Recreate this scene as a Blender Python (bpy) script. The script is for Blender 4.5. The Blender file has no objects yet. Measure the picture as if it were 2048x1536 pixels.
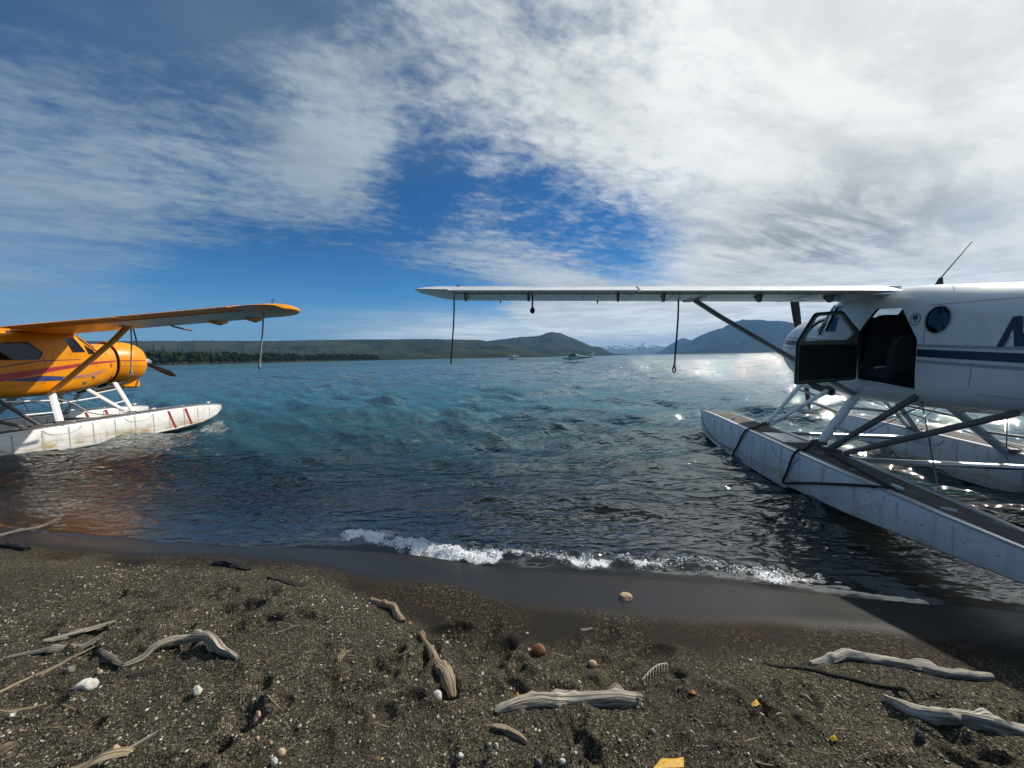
import bpy, bmesh, math, random
import numpy as np
from mathutils import Vector, Matrix, noise as mnoise
R = math.radians
random.seed(7); rng = np.random.default_rng(11)
S = bpy.context.scene
COL = S.collection

# ------------------------------------------------------------------ camera
CAM_Z = 1.93
PITCH, ROLL = math.atan(54/769), math.atan(0.0185)
FPX = 769.0
cd = bpy.data.cameras.new('camera'); cam = bpy.data.objects.new('camera', cd); COL.objects.link(cam)
cd.sensor_fit = 'HORIZONTAL'; cd.sensor_width = 36.0; cd.lens = 36.0*FPX/2048
cd.clip_start = 0.05; cd.clip_end = 120000
fw = Vector((0, math.cos(PITCH), -math.sin(PITCH))); up0 = Vector((0, math.sin(PITCH), math.cos(PITCH))); ri0 = Vector((1, 0, 0))
ri = ri0*math.cos(ROLL) - up0*math.sin(ROLL); up = up0*math.cos(ROLL) + ri0*math.sin(ROLL)
M = Matrix((ri, up, -fw)).transposed().to_4x4(); M.translation = (0, 0, CAM_Z)
cam.matrix_world = M
S.camera = cam

# ------------------------------------------------------------------ light
SUN_AZ, SUN_EL = R(58), R(42)
S.view_settings.view_transform = 'Standard'; S.view_settings.look = 'None'
S.view_settings.gamma = 1.0; S.view_settings.exposure = 0.0; S.view_settings.use_curve_mapping = False
S.cycles.caustics_reflective = False; S.cycles.caustics_refractive = False; S.cycles.sample_clamp_indirect = 6.0
sl = bpy.data.lights.new('sun', 'SUN'); so = bpy.data.objects.new('sun', sl); COL.objects.link(so)
sl.energy = 5.0; sl.angle = R(0.6); sl.color = (1.0, 0.94, 0.84)
sdir = Vector((math.sin(SUN_AZ)*math.cos(SUN_EL), math.cos(SUN_AZ)*math.cos(SUN_EL), math.sin(SUN_EL)))
so.rotation_euler = sdir.to_track_quat('Z', 'Y').to_euler()

def pix_dir(u, v):
    return (fw + ri*((u-1024)/FPX) - up*((v-768)/FPX)).normalized()

# small node helper
class NT:
    def __init__(s, tree): s.t = tree; s.n = tree.nodes; s.l = tree.links
    def node(s, typ, **kw):
        n = s.n.new(typ)
        for k, v in kw.items(): setattr(n, k, v)
        return n
    def link(s, a, b): s.l.new(a, b)
    def put(s, sock, v):
        if hasattr(v, 'is_output') or isinstance(v, bpy.types.NodeSocket): s.l.new(v, sock)
        elif v is not None: sock.default_value = v
    def math(s, op, a, b=None, c=None, clamp=False):
        n = s.node('ShaderNodeMath', operation=op, use_clamp=clamp)
        s.put(n.inputs[0], a)
        if b is not None: s.put(n.inputs[1], b)
        if c is not None: s.put(n.inputs[2], c)
        return n.outputs[0]
    def vmath(s, op, a, b=None):
        n = s.node('ShaderNodeVectorMath', operation=op)
        s.put(n.inputs[0], a)
        if b is not None: s.put(n.inputs[1], b)
        return n.outputs['Value'] if op in ('DOT_PRODUCT', 'LENGTH', 'DISTANCE') else n.outputs[0]
    def mix(s, f, a, b, mode='MIX'):
        n = s.node('ShaderNodeMix', data_type='RGBA', blend_type=mode)
        s.put(n.inputs[0], f); s.put(n.inputs[6], a); s.put(n.inputs[7], b)
        return n.outputs[2]
    def ss(s, v, lo, hi, a=0.0, b=1.0):
        n = s.node('ShaderNodeMapRange', interpolation_type='SMOOTHSTEP')
        s.put(n.inputs[0], v); n.inputs[1].default_value = lo; n.inputs[2].default_value = hi
        n.inputs[3].default_value = a; n.inputs[4].default_value = b
        return n.outputs[0]
    def noise(s, vec, scale, detail=4, rough=.5, dist=0.0, lac=2.0, typ='FBM'):
        n = s.node('ShaderNodeTexNoise'); n.noise_type = typ
        if vec is not None: s.put(n.inputs['Vector'], vec)
        n.inputs['Scale'].default_value = scale; n.inputs['Detail'].default_value = detail
        n.inputs['Roughness'].default_value = rough; n.inputs['Distortion'].default_value = dist
        n.inputs['Lacunarity'].default_value = lac
        return n.outputs['Fac']
    def voro(s, vec, scale, feature='F1', out='Distance', rnd=1.0):
        n = s.node('ShaderNodeTexVoronoi', feature=feature)
        if vec is not None: s.put(n.inputs['Vector'], vec)
        n.inputs['Scale'].default_value = scale; n.inputs['Randomness'].default_value = rnd
        return n.outputs[out]
    def ramp(s, f, stops):
        n = s.node('ShaderNodeValToRGB'); s.put(n.inputs[0], f)
        e = n.color_ramp.elements
        while len(e) < len(stops): e.new(0.5)
        for k, (p, c) in enumerate(stops): e[k].position = p; e[k].color = (*c, 1)
        return n.outputs[0]
    def comb(s, x, y, z):
        n = s.node('ShaderNodeCombineXYZ')
        for k, v in enumerate((x, y, z)): s.put(n.inputs[k], v)
        return n.outputs[0]
    def sep(s, v):
        n = s.node('ShaderNodeSeparateXYZ'); s.put(n.inputs[0], v); return n.outputs
    def bump(s, h, strength, dist, normal=None):
        n = s.node('ShaderNodeBump'); s.put(n.inputs['Height'], h)
        n.inputs['Strength'].default_value = strength; n.inputs['Distance'].default_value = dist
        if normal is not None: s.put(n.inputs['Normal'], normal)
        return n.outputs[0]

# ------------------------------------------------------------------ sky with high cloud
W = bpy.data.worlds.new('World'); S.world = W; W.use_nodes = True
W.node_tree.nodes.clear(); t = NT(W.node_tree)
tc = t.node('ShaderNodeTexCoord').outputs['Generated']
dirn = t.vmath('NORMALIZE', tc)
dx, dy, dz = t.sep(dirn)
sky = t.node('ShaderNodeTexSky', sky_type='NISHITA'); sky.sun_disc = False
sky.sun_elevation = SUN_EL; sky.sun_rotation = SUN_AZ
sky.air_density = 1.0; sky.dust_density = 0.4; sky.ozone_density = 2.2
SKY_K = 0.075
tint = t.mix(t.ss(dz, .30, .06), (SKY_K*.13, SKY_K*.54, SKY_K*.93, 1), (SKY_K*.30, SKY_K*.84, SKY_K*1.30, 1))
blue = t.mix(1.0, sky.outputs[0], tint, 'MULTIPLY')
zc = t.math('ADD', t.math('MAXIMUM', dz, 0.0), 0.10)
px = t.math('DIVIDE', dx, zc); py = t.math('DIVIDE', dy, zc)
sa = R(66)
along = t.math('ADD', t.math('MULTIPLY', px, math.sin(sa)), t.math('MULTIPLY', py, math.cos(sa)))
acr = t.math('SUBTRACT', t.math('MULTIPLY', px, math.cos(sa)), t.math('MULTIPLY', py, math.sin(sa)))
n_big = t.noise(t.comb(t.math('MULTIPLY', along, .6), acr, 3.1), 1.5, 8, .55, .2)
n_str = t.noise(t.comb(t.math('MULTIPLY', along, .30), acr, 9.7), 3.8, 8, .60, .35)
rv = t.comb(t.math('MULTIPLY', along, .75), acr, 1.3)
n_rip = t.noise(rv, 15.0, 6, .64, .25)
n_pf = t.math('SUBTRACT', .95, t.voro(t.vmath('ADD', rv, t.comb(t.math('MULTIPLY', n_str, .5), t.math('MULTIPLY', n_big, .5), 0.0)), 11.0, 'SMOOTH_F1'))
def blob(u, v, sx, k=1.0):
    d = pix_dir(u, v)
    dt = t.vmath('DOT_PRODUCT', dirn, tuple(d))
    return t.math('EXPONENT', t.math('MULTIPLY', t.math('SUBTRACT', dt, 1.0), k/(sx/FPX)**2))
right = t.ss(t.vmath('DOT_PRODUCT', dirn, tuple(pix_dir(1900, 200))), .52, .93)
cover = t.math('ADD', .50, t.math('MULTIPLY', right, .52))
BL = ((60,60,115,-0.28), (200,140,115,-0.34), (330,60,115,0.02), (430,180,115,-0.19), (540,80,115,0.05), (640,60,115,-0.08), (560,170,115,-0.12), (700,140,115,-0.16), (820,80,115,-0.01), (940,60,115,0.07), (60,240,115,0.15), (200,240,115,0.01), (330,260,115,0.00), (60,330,115,0.16), (180,350,115,0.27), (300,380,115,0.34), (420,400,115,0.33), (520,425,115,0.23), (610,448,75,0.31), (560,270,75,-0.45), (650,280,75,0.70), (740,300,75,0.56), (690,350,75,0.07), (600,340,75,0.16), (500,330,115,0.23), (800,260,75,0.23), (820,340,75,-0.35), (790,400,75,-0.53), (870,390,75,-0.43), (720,420,75,-0.36), (900,330,75,0.18), (900,440,75,0.06), (980,400,75,-0.09), (1060,440,75,-0.47), (1150,470,75,-0.33), (1100,500,75,-0.45), (1230,500,75,-0.46), (1290,510,75,-0.76), (1000,460,75,-0.12), (700,458,75,0.09), (780,474,75,0.72), (860,490,75,0.76), (950,510,75,0.55), (1040,532,75,0.49), (1130,548,115,0.45), (1230,560,115,0.37), (1320,570,115,0.19), (60,440,115,-0.20), (200,440,115,0.00), (350,470,115,-0.03), (80,520,115,-0.20), (220,520,115,-0.13), (350,530,115,-0.24), (450,500,115,-0.23), (560,500,115,-0.14), (500,570,115,-0.43), (620,560,115,-0.25), (740,560,115,-0.35), (840,570,115,-0.79), (660,500,75,0.16), (800,530,75,0.41), (900,560,115,-0.61), (100,610,115,0.33), (300,600,115,0.21), (950,200,115,0.05), (1080,180,115,-0.14), (1050,300,115,0.07), (1180,380,115,0.04), (1000,330,115,0.15), (1250,280,115,-0.08), (1300,420,75,0.12), (1380,510,115,-0.06), (1350,160,115,-0.06), (1500,80,115,0.06), (1500,350,115,-0.08), (1700,250,115,0.06), (1900,100,115,0.03), (1900,400,115,0.11), (1650,520,115,-0.00), (1900,560,115,-0.18), (1150,80,115,-0.16))
for u, v, r, a in BL:
    cover = t.math('ADD', cover, t.math('MULTIPLY', blob(u, v, r), a))
cv = t.math('ADD', cover, t.math('MULTIPLY', t.math('SUBTRACT', n_big, .5), .55))
near_c = t.ss(t.vmath('DOT_PRODUCT', dirn, tuple(pix_dir(900, 380))), .68, .95, .50, 1.0)
cv = t.math('ADD', cv, t.math('MULTIPLY', t.math('MULTIPLY', t.math('SUBTRACT', n_str, .5), .80), near_c))
fine = t.math('ADD', t.math('MULTIPLY', t.math('SUBTRACT', n_rip, .5), .95), t.math('MULTIPLY', t.math('SUBTRACT', n_pf, .55), .26))
fine = t.math('MULTIPLY', fine, t.ss(t.vmath('DOT_PRODUCT', dirn, tuple(pix_dir(850, 360))), .70, .96, .42, 1.0))
cv = t.math('ADD', cv, t.math('MULTIPLY', fine, t.ss(dz, .05, .35, .35, 1.0)))
alpha = t.ss(cv, .22, 1.02)
# low banks of cloud toward the horizon
azm = t.math('ARCTAN2', dx, dy)
lowb = t.noise(t.comb(t.math('MULTIPLY', azm, 3.6), 0.0, t.math('MULTIPLY', dz, 40)), 1.25, 8, .64, .35)
cen = t.vmath('DOT_PRODUCT', dirn, tuple(pix_dir(1300, 690)))
lowm = t.math('MULTIPLY', t.ss(t.math('ADD', dz, t.math('MULTIPLY', t.math('SUBTRACT', lowb, .5), .10)), .155, .05), t.ss(lowb, .26, .45))
lowm = t.math('MULTIPLY', lowm, t.ss(cen, .60, .88, .35, 1.0))
alpha = t.math('MAXIMUM', alpha, lowm)
sunny = t.ss(t.vmath('DOT_PRODUCT', dirn, tuple(sdir)), .26, 1.0)
ccol = t.mix(sunny, (.32, .40, .47, 1), (.94, .96, .94, 1))
warmlow = t.math('MULTIPLY', t.ss(dz, .17, .03), t.ss(cen, .62, .92))
ccol = t.mix(warmlow, ccol, (1.05, 1.10, 1.08, 1))
n_sh = t.noise(t.comb(t.math('MULTIPLY', along, .45), acr, 21.0), 3.0, 9, .62, .3)
shade = t.math('MULTIPLY', t.ss(n_sh, .34, .60, .82, 1.05), t.math('SUBTRACT', 1.0, t.math('MULTIPLY', t.math('ADD', t.math('ADD', blob(1620, 480, 70), blob(1760, 470, 80)), blob(1480, 500, 50, 1.0)), t.ss(n_str, .38, .60, .36, .08))))
n_sl = t.noise(t.comb(t.math('MULTIPLY', azm, 7.0), 3.0, t.math('MULTIPLY', dz, 60)), 1.2, 6, .6, .6)
shl = t.ss(n_sl, .40, .60, .80, 1.05)
lowk = t.ss(dz, .20, .10)
shade = t.math('ADD', t.math('MULTIPLY', shade, t.math('SUBTRACT', 1.0, lowk)), t.math('MULTIPLY', shl, lowk))
ccol = t.mix(1.0, ccol, t.comb(shade, t.math('ADD', t.math('MULTIPLY', shade, .95), .05), t.math('ADD', t.math('MULTIPLY', shade, .88), .12)), 'MULTIPLY')
veil = t.math('MULTIPLY', t.ss(dz, .36, .56), t.ss(n_big, .30, .62, .25, .75))
blue = t.mix(veil, blue, (.125, .195, .285, 1))
skyc = t.mix(alpha, blue, ccol)
bg = t.node('ShaderNodeBackground'); t.put(bg.inputs[0], skyc); bg.inputs[1].default_value = 1.0
wo = t.node('ShaderNodeOutputWorld'); t.link(bg.outputs[0], wo.inputs[0])
W.cycles.sampling_method = 'MANUAL'; W.cycles.sample_map_resolution = 512

# ------------------------------------------------------------------ numpy noise
_perm = np.random.default_rng(5).random((256, 256))
def vnoise(x, y):
    xi = np.floor(x).astype(np.int64); yi = np.floor(y).astype(np.int64)
    fx = x-xi; fy = y-yi; fx = fx*fx*fx*(fx*(fx*6-15)+10); fy = fy*fy*fy*(fy*(fy*6-15)+10)
    a = _perm[xi & 255, yi & 255]; b = _perm[(xi+1) & 255, yi & 255]
    c = _perm[xi & 255, (yi+1) & 255]; d = _perm[(xi+1) & 255, (yi+1) & 255]
    return (a*(1-fx)+b*fx)*(1-fy)+(c*(1-fx)+d*fx)*fy - .5
def fbm(x, y, o=4, g=.5):
    s = 0; a = 1.0
    for k in range(o):
        s = s+a*vnoise(x*2**k+17.3*k, y*2**k+5.1*k); a *= g
    return s
def sstep(a, b, x):
    q = np.clip((x-a)/(b-a), 0, 1); return q*q*(3-2*q)

# ------------------------------------------------------------------ materials
MATS = {}
def mat(name):
    m = bpy.data.materials.new(name); m.use_nodes = True; m.node_tree.nodes.clear()
    MATS[name] = m
    q = NT(m.node_tree); out = q.node('ShaderNodeOutputMaterial')
    return m, q, out
def objco(q): return q.node('ShaderNodeTexCoord').outputs['Object']
def pbr(name, col, rough=.5, metal=0.0, var=.12, scale=8.0, bump=0.0, bscale=60.0, dirt=None, coat=0.0, spec=.5, stretch=(1, 1, 1)):
    m, q, out = mat(name)
    b = q.node('ShaderNodeBsdfPrincipled')
    co = q.node('ShaderNodeMapping'); q.link(objco(q), co.inputs[0]); co.inputs['Scale'].default_value = stretch
    co = co.outputs[0]
    n = q.noise(co, scale, 5, .6)
    dark = tuple(c*(1-var) for c in col); lite = tuple(min(1, c*(1+var)) for c in col)
    c = q.ramp(n, [(.3, dark), (.7, lite)])
    if dirt:
        c = q.mix(q.ss(q.noise(co, dirt[1], 6, .65), dirt[2], dirt[2]+.18, 0, dirt[3]), c, (*dirt[0], 1))
    q.put(b.inputs['Base Color'], c)
    q.put(b.inputs['Roughness'], q.ss(n, .2, .8, max(0, rough-.06), min(1, rough+.08)))
    b.inputs['Metallic'].default_value = metal
    b.inputs['Coat Weight'].default_value = coat
    b.inputs['Specular IOR Level'].default_value = spec
    if bump: q.put(b.inputs['Normal'], q.bump(q.noise(co, bscale, 4, .6), bump, .01))
    q.link(b.outputs[0], out.inputs[0])
    return m
white_paint = pbr('white_paint', (.74, .75, .74), .30, var=.05, scale=3, coat=.25, dirt=((.42, .42, .40), 2.5, .58, .5))
yellow_paint = pbr('yellow_paint', (.82, .295, .003), .34, var=.07, scale=3, coat=.08, spec=.3, dirt=((.40, .17, .02), 3.0, .56, .55))
grey_paint = pbr('grey_paint', (.42, .43, .43), .4, var=.08, scale=3)
navy = pbr('navy_paint', (.012, .022, .055), .3, var=.1)
stripe_grey = pbr('grey_stripe_paint', (.32, .37, .38), .32, var=.06)
red_paint = pbr('red_paint', (.36, .022, .03), .35, var=.12)
blue_paint = pbr('blue_paint', (.03, .05, .16), .35, var=.1)
pale_line = pbr('pale_pinstripe', (.62, .55, .48), .4)
dark_trim = pbr('dark_trim', (.014, .016, .018), .55, var=.25, scale=20, bump=.2, bscale=180)
cabin_dark = pbr('cabin_lining', (.045, .047, .05), .7, var=.2, scale=12)
seat_fabric = pbr('seat_fabric', (.045, .05, .056), .85, var=.25, scale=30, bump=.4, bscale=220)
rubber = pbr('black_rubber', (.016, .016, .017), .6, var=.2)
prop_black = pbr('propeller_black', (.012, .012, .014), .38, var=.2)
bare_alu = pbr('bare_aluminium', (.62, .63, .64), .32, metal=.9, var=.1, scale=10)
strut_white = pbr('strut_white', (.70, .71, .70), .38, var=.08, scale=9, dirt=((.30, .28, .24), 9, .6, .5))
strut_grey = pbr('strut_grey', (.30, .31, .31), .38, metal=.3, var=.12)
strut_dark = pbr('strut_dark', (.10, .10, .095), .4, metal=.2, var=.15)
wire_mat = pbr('steel_wire', (.18, .18, .18), .4, metal=.7)
deck_mat = pbr('deck_tread', (.082, .074, .068), .85, var=.3, scale=9, bump=.6, bscale=160, dirt=((.24, .23, .22), 3.5, .52, .6))
rope_dark = pbr('dark_rope', (.022, .022, .022), .8, var=.3, scale=60, bump=.6, bscale=200)
rope_pale = pbr('pale_rope', (.42, .40, .37), .85, var=.2, scale=60, bump=.6, bscale=200)
lens_red = pbr('red_lens', (.35, .01, .01), .15, var=.05)

def float_mat(name, base, stain):
    m, q, out = mat(name); b = q.node('ShaderNodeBsdfPrincipled'); co = objco(q); x, y, z = q.sep(co)
    n = q.noise(co, 2.2, 6, .62); c = q.ramp(n, [(.3, tuple(v*.86 for v in base)), (.7, base)])
    st = q.noise(q.comb(q.math('MULTIPLY', x, .9), y, q.math('MULTIPLY', z, 5)), 2.6, 6, .65, .4)
    band = q.math('MULTIPLY', q.ss(z, .30, .10), q.ss(z, -.02, .10))
    c = q.mix(q.math('MULTIPLY', q.ss(st, .42, .62), q.math('MULTIPLY', band, stain)), c, (.42, .27, .06, 1))
    drip = q.noise(q.comb(q.math('MULTIPLY', x, 7), y, q.math('MULTIPLY', z, .9)), 2.0, 5, .6)
    c = q.mix(q.ss(drip, .52, .76, 0, .5), c, (.33, .29, .22, 1))
    gr = q.noise(co, 5.5, 7, .7); c = q.mix(q.ss(gr, .54, .68, 0, .32), c, (.24, .24, .23, 1))
    sp = q.voro(q.comb(q.math('MULTIPLY', x, .55), y, z), 19, out='Distance'); c = q.mix(q.math('MULTIPLY', q.ss(sp, .17, .08), q.ss(q.noise(co, 3.3, 2), .42, .54)), c, (.13, .11, .09, 1))
    c = q.mix(q.ss(z, .02, -.05), c, (.05, .05, .045, 1))
    q.put(b.inputs['Base Color'], c); b.inputs['Metallic'].default_value = .12
    q.put(b.inputs['Roughness'], q.ss(n, .3, .7, .32, .52))
    riv = q.voro(q.comb(q.math('MULTIPLY', x, 22), 0, q.math('MULTIPLY', z, 22)), 1.0, rnd=.12)
    h = q.math('ADD', q.math('MULTIPLY', q.ss(riv, .16, .06), .25), q.math('MULTIPLY', q.noise(co, 3.0, 3), 1.0))
    q.put(b.inputs['Normal'], q.bump(h, .35, .012)); q.link(b.outputs[0], out.inputs[0])
    return m
float_white = float_mat('float_skin_white', (.62, .65, .68), .55)
float_worn = float_mat('float_skin_worn', (.74, .73, .70), 1.0)

def glass_mat(name, tint, op):
    m, q, out = mat(name)
    tr = q.node('ShaderNodeBsdfTransparent'); tr.inputs[0].default_value = (*tint, 1)
    gl = q.node('ShaderNodeBsdfGlossy'); gl.inputs['Roughness'].default_value = .02; gl.inputs[0].default_value = (.9, .95, 1, 1)
    ge = q.node('ShaderNodeNewGeometry'); cs = q.math('ABSOLUTE', q.vmath('DOT_PRODUCT', ge.outputs['Normal'], ge.outputs['Incoming']))
    fr = q.math('MULTIPLY_ADD', q.math('POWER', q.math('SUBTRACT', 1.0, cs), 5.0), .9, .04)
    mx = q.node('ShaderNodeMixShader'); q.put(mx.inputs[0], q.math('ADD', fr, op, clamp=True)); q.link(tr.outputs[0], mx.inputs[1]); q.link(gl.outputs[0], mx.inputs[2])
    q.link(mx.outputs[0], out.inputs[0]); return m
glass = glass_mat('window_glass', (.36, .40, .42), .0)
clear_glass = glass_mat('door_glass', (.88, .91, .92), .02)

# ------------------------------------------------------------------ mesh helpers
def tag(o, label=None, cat=None, group=None, kind=None):
    if label: o['label'] = label
    if cat: o['category'] = cat
    if group: o['group'] = group
    if kind: o['kind'] = kind
    return o
class MB:
    def __init__(s): s.v = []; s.f = []; s.m = []
    def add(s, vs, fs, mi=0):
        o = len(s.v); s.v += [tuple(p) for p in vs]
        s.f += [tuple(i+o for i in f) for f in fs]; s.m += [mi]*len(fs); return s
    def box(s, c, d, mi=0, rot=None):
        vs = []
        for a in (-.5, .5):
            for b in (-.5, .5):
                for e in (-.5, .5):
                    p = Vector((a*d[0], b*d[1], e*d[2]))
                    if rot is not None: p = rot @ p
                    vs.append(Vector(c)+p)
        return s.add(vs, [(0, 1, 3, 2), (4, 6, 7, 5), (0, 4, 5, 1), (2, 3, 7, 6), (0, 2, 6, 4), (1, 5, 7, 3)], mi)
    def loft(s, rings, mi=0, closed=True, cap=True):
        n = len(rings[0]); vs = [p for r in rings for p in r]; fs = []
        for i in range(len(rings)-1):
            for j in range(n if closed else n-1):
                k = (j+1) % n; fs.append((i*n+j, i*n+k, (i+1)*n+k, (i+1)*n+j))
        if cap and closed: fs += [tuple(range(n))[::-1], tuple(range((len(rings)-1)*n, len(rings)*n))]
        return s.add(vs, fs, mi)
    def tube(s, pts, rad, seg=8, mi=0, flat=1.0, side=None):
        pts = [Vector(p) for p in pts]; n = len(pts)
        rad = rad if isinstance(rad, (list, tuple)) else [rad]*n
        rings = []; prev = None
        for i, p in enumerate(pts):
            d = (pts[min(i+1, n-1)]-pts[max(i-1, 0)]).normalized()
            if side is not None: a = Vector(side)
            elif prev is not None: a = prev
            else: a = Vector((0, 0, 1)) if abs(d.z) < .9 else Vector((1, 0, 0))
            a = (a-d*a.dot(d)).normalized(); b = d.cross(a); prev = a
            rings.append([p+a*(math.cos(2*math.pi*k/seg)*rad[i])+b*(math.sin(2*math.pi*k/seg)*rad[i]*flat) for k in range(seg)])
        return s.loft(rings, mi)
    def build(s, name, mats, parent=None, smooth=True, ang=35):
        me = bpy.data.meshes.new(name); me.from_pydata(s.v, [], s.f)
        if not isinstance(mats, (list, tuple)): mats = [mats]
        for m in mats: me.materials.append(m)
        me.polygons.foreach_set('material_index', s.m)
        bm = bmesh.new(); bm.from_mesh(me); bmesh.ops.recalc_face_normals(bm, faces=bm.faces[:]); bm.to_mesh(me); bm.free()
        if smooth: me.shade_smooth(); me.set_sharp_from_angle(angle=R(ang))
        o = bpy.data.objects.new(name, me); COL.objects.link(o)
        if parent: o.parent = parent
        return o
def grid_mesh(name, X, Y, Z, m, attrs=None, flip=False):
    ny, nx = X.shape
    co = np.stack([X, Y, Z], -1).reshape(-1, 3).astype(np.float32)
    idx = np.arange(nx*ny).reshape(ny, nx)
    q = np.stack([idx[:-1, :-1], idx[:-1, 1:], idx[1:, 1:], idx[1:, :-1]], -1).reshape(-1, 4)
    if flip: q = q[:, ::-1]
    me = bpy.data.meshes.new(name)
    me.vertices.add(len(co)); me.vertices.foreach_set('co', co.ravel())
    me.loops.add(q.size); me.loops.foreach_set('vertex_index', q.ravel().astype(np.int32))
    me.polygons.add(len(q)); me.polygons.foreach_set('loop_start', np.arange(0, q.size, 4, dtype=np.int32))
    me.update(calc_edges=True); me.shade_smooth()
    for k, a in (attrs or {}).items():
        at = me.attributes.new(k, 'FLOAT', 'POINT'); at.data.foreach_set('value', a.ravel().astype(np.float32))
    me.materials.append(m)
    o = bpy.data.objects.new(name, me); COL.objects.link(o); return o
def empty(name, loc=(0, 0, 0), rot=None):
    o = bpy.data.objects.new(name, None); COL.objects.link(o); o.empty_display_size = .3
    o.location = loc
    if rot is not None: o.rotation_euler = rot
    return o

# ------------------------------------------------------------------ beach ground
def shore_d(x, y):
    """metres lakeward of the mean water line"""
    return (y-3.2+.2*x)/1.02+.10*np.sin(x*1.1+.6)*np.exp(-np.abs(x)/9)+.25*fbm(x*.23+3, y*.05, 2)
DENTS = []   # x, y, angle, half length, half width, depth
def px0(u, v, z=.12):
    d = pix_dir(u, v); s = (z-CAM_Z)/d.z; return d.x*s, d.y*s
FOOT = [(895, 1240, 1.35, .034), (975, 1245, .35, .02), (990, 1278, 1.3, .03), (1205, 1250, .9, .016), (1300, 1286, 1.25, .028), (845, 1310, .3, .03), (480, 1208, 1.2, .034), (492, 1255, .7, .03),
        (1130, 1280, .6, .022), (1150, 1320, 1.2, .02), (700, 1395, 1.4, .022), (880, 1390, 1.4, .024), (620, 1330, .3, .02), (1560, 1390, 1.0, .02), (1610, 1385, .4, .026), (1230, 1330, .8, .026), (760, 1330, 1.1, .02), (960, 1390, .9, .018), (1480, 1440, .8, .02), (1860, 1400, 1.2, .02), (300, 1225, 1.3, .022), (430, 1165, 1.2, .022), (280, 1140, 1.1, .02)]
for u, v, a, dp in FOOT:
    x, y = px0(u, v, .16); DENTS.append((x, y, a, .135, .052, dp*1.25))
r2 = np.random.default_rng(3)
while len(DENTS) < 190:
    x = r2.uniform(-3.3, 3.2); y = r2.uniform(1.1, 3.6)
    d = (y-3.2+.2*x)/1.02
    if d > -.75+.25*math.sin(x*2)-(.35 if 0 < x < 2 else 0): continue
    DENTS.append((x, y, r2.uniform(0, 3.1), r2.uniform(.04, .14), r2.uniform(.03, .07), r2.uniform(.010, .034)))
DA = np.array(DENTS)
WLX = [-6.17, -4.75, -3.66, -2.44, -1.65, -1.05, -.45, .21, .84, 1.45, 2.09, 2.8, 3.5]; WLD = [-.35, -.34, -.44, -.40, -.40, -.66, -.82, -.78, -.72, -.63, -.65, -.63, -.6]
def wetline(x):
    return np.interp(x, WLX, WLD)+.07*fbm(x*2.1, x*0+4, 3)
def ground_z(x, y, fine=True):
    x = np.asarray(x, float); y = np.asarray(y, float)
    d = shore_d(x, y)
    z = np.where(d < 0, -d*.115, -d*.095)
    z = np.where(d < -4, .46+(-d-4)*.05, z); z = np.where(d < -14, .96, z)
    z = np.where(d > 4, -.38-(d-4)*.16, z); z = np.maximum(z, -9.0)
    dry = sstep(0.02, .30, wetline(x)-d)
    z = z+dry*(.016+.045*fbm(x*1.7, y*1.7, 2)+.022*fbm(x*5, y*5, 3))*np.exp(-np.maximum(0, -d-6))
    if fine:
        near = (np.abs(x) < 4.2) & (y > .8) & (y < 4.3)
        xs, ys = x[near], y[near]; h = np.zeros_like(xs)
        for k, (a, b, an, l, w, dp) in enumerate(DA):
            sel = (np.abs(xs-a) < .42) & (np.abs(ys-b) < .42)
            if not sel.any(): continue
            ddx = xs[sel]-a; ddy = ys[sel]-b
            u = ddx*math.sin(an)+ddy*math.cos(an); v = ddx*math.cos(an)-ddy*math.sin(an)
            wob = 1+.5*fbm(ddx*9+k, ddy*9, 2)
            rr = ((u/l)**2+(v/(w*(1.0+.18*np.sin(u/l*2.4))))**2)*wob
            g = -dp*np.exp(-(rr**1.7))+dp*.42*np.exp(-((np.sqrt(rr)-1.45)/.35)**2)
            if k in (0, 1, 2, 3): g = g+np.exp(-rr**2)*.0055*np.sign(np.sin(u*150+np.abs(v)*60))*(.5+.5*np.sign(np.sin(v*190)+.3))
            h[sel] += g
        drs = dry[near]
        h += drs*(.0052*fbm(xs*26, ys*26, 3)+.0042*fbm(xs*75, ys*75, 2)+.012*np.maximum(0, fbm(xs*9+3, ys*9, 3)-.05))+(1-drs)*.0008*fbm(xs*60, ys*60, 2)
        z[near] += h
    return z
def spaced(a, b, step, far, grow=1.16):
    c = list(np.arange(a, b+step/2, step)); s = step; hi = b; up_ = []
    while hi < far: s = min(s*grow, max(s, 4000)); hi += s; up_.append(hi)
    s = step; lo = a; dn = []
    while lo > -far: s *= grow; lo -= s; dn.append(lo)
    return np.array(dn[::-1]+c+up_)
xs = spaced(-3.7, 3.7, .0115, 15500); ys = spaced(1.25, 4.0, .0115, 19000)
GX, GY = np.meshgrid(xs, ys); GZ = ground_z(GX, GY)
gd = shore_d(GX, GY)
wet = sstep(-.12, .16, gd-wetline(GX)+.22*fbm(GX*2.4, GY*2.4, 4))
film = sstep(-.34, -.06, gd+.10*fbm(GX*1.6+8, GY*1.6, 3))
m, q, out = mat('dark_volcanic_sand'); b = q.node('ShaderNodeBsdfPrincipled'); co = objco(q)
wt = q.node('ShaderNodeAttribute', attribute_name='wet').outputs['Fac']; fl = q.node('ShaderNodeAttribute', attribute_name='film').outputs['Fac']
g1 = q.voro(co, 210, out='Color'); g1v = q.sep(g1)[0]
g2 = q.sep(q.voro(co, 95, out='Color'))[1]
grain = q.ramp(g1v, [(0, (.016, .015, .013)), (.45, (.058, .052, .037)), (.80, (.100, .088, .062)), (.93, (.15, .13, .10)), (.97, (.36, .33, .28)), (1.0, (.5, .47, .41))])
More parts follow.
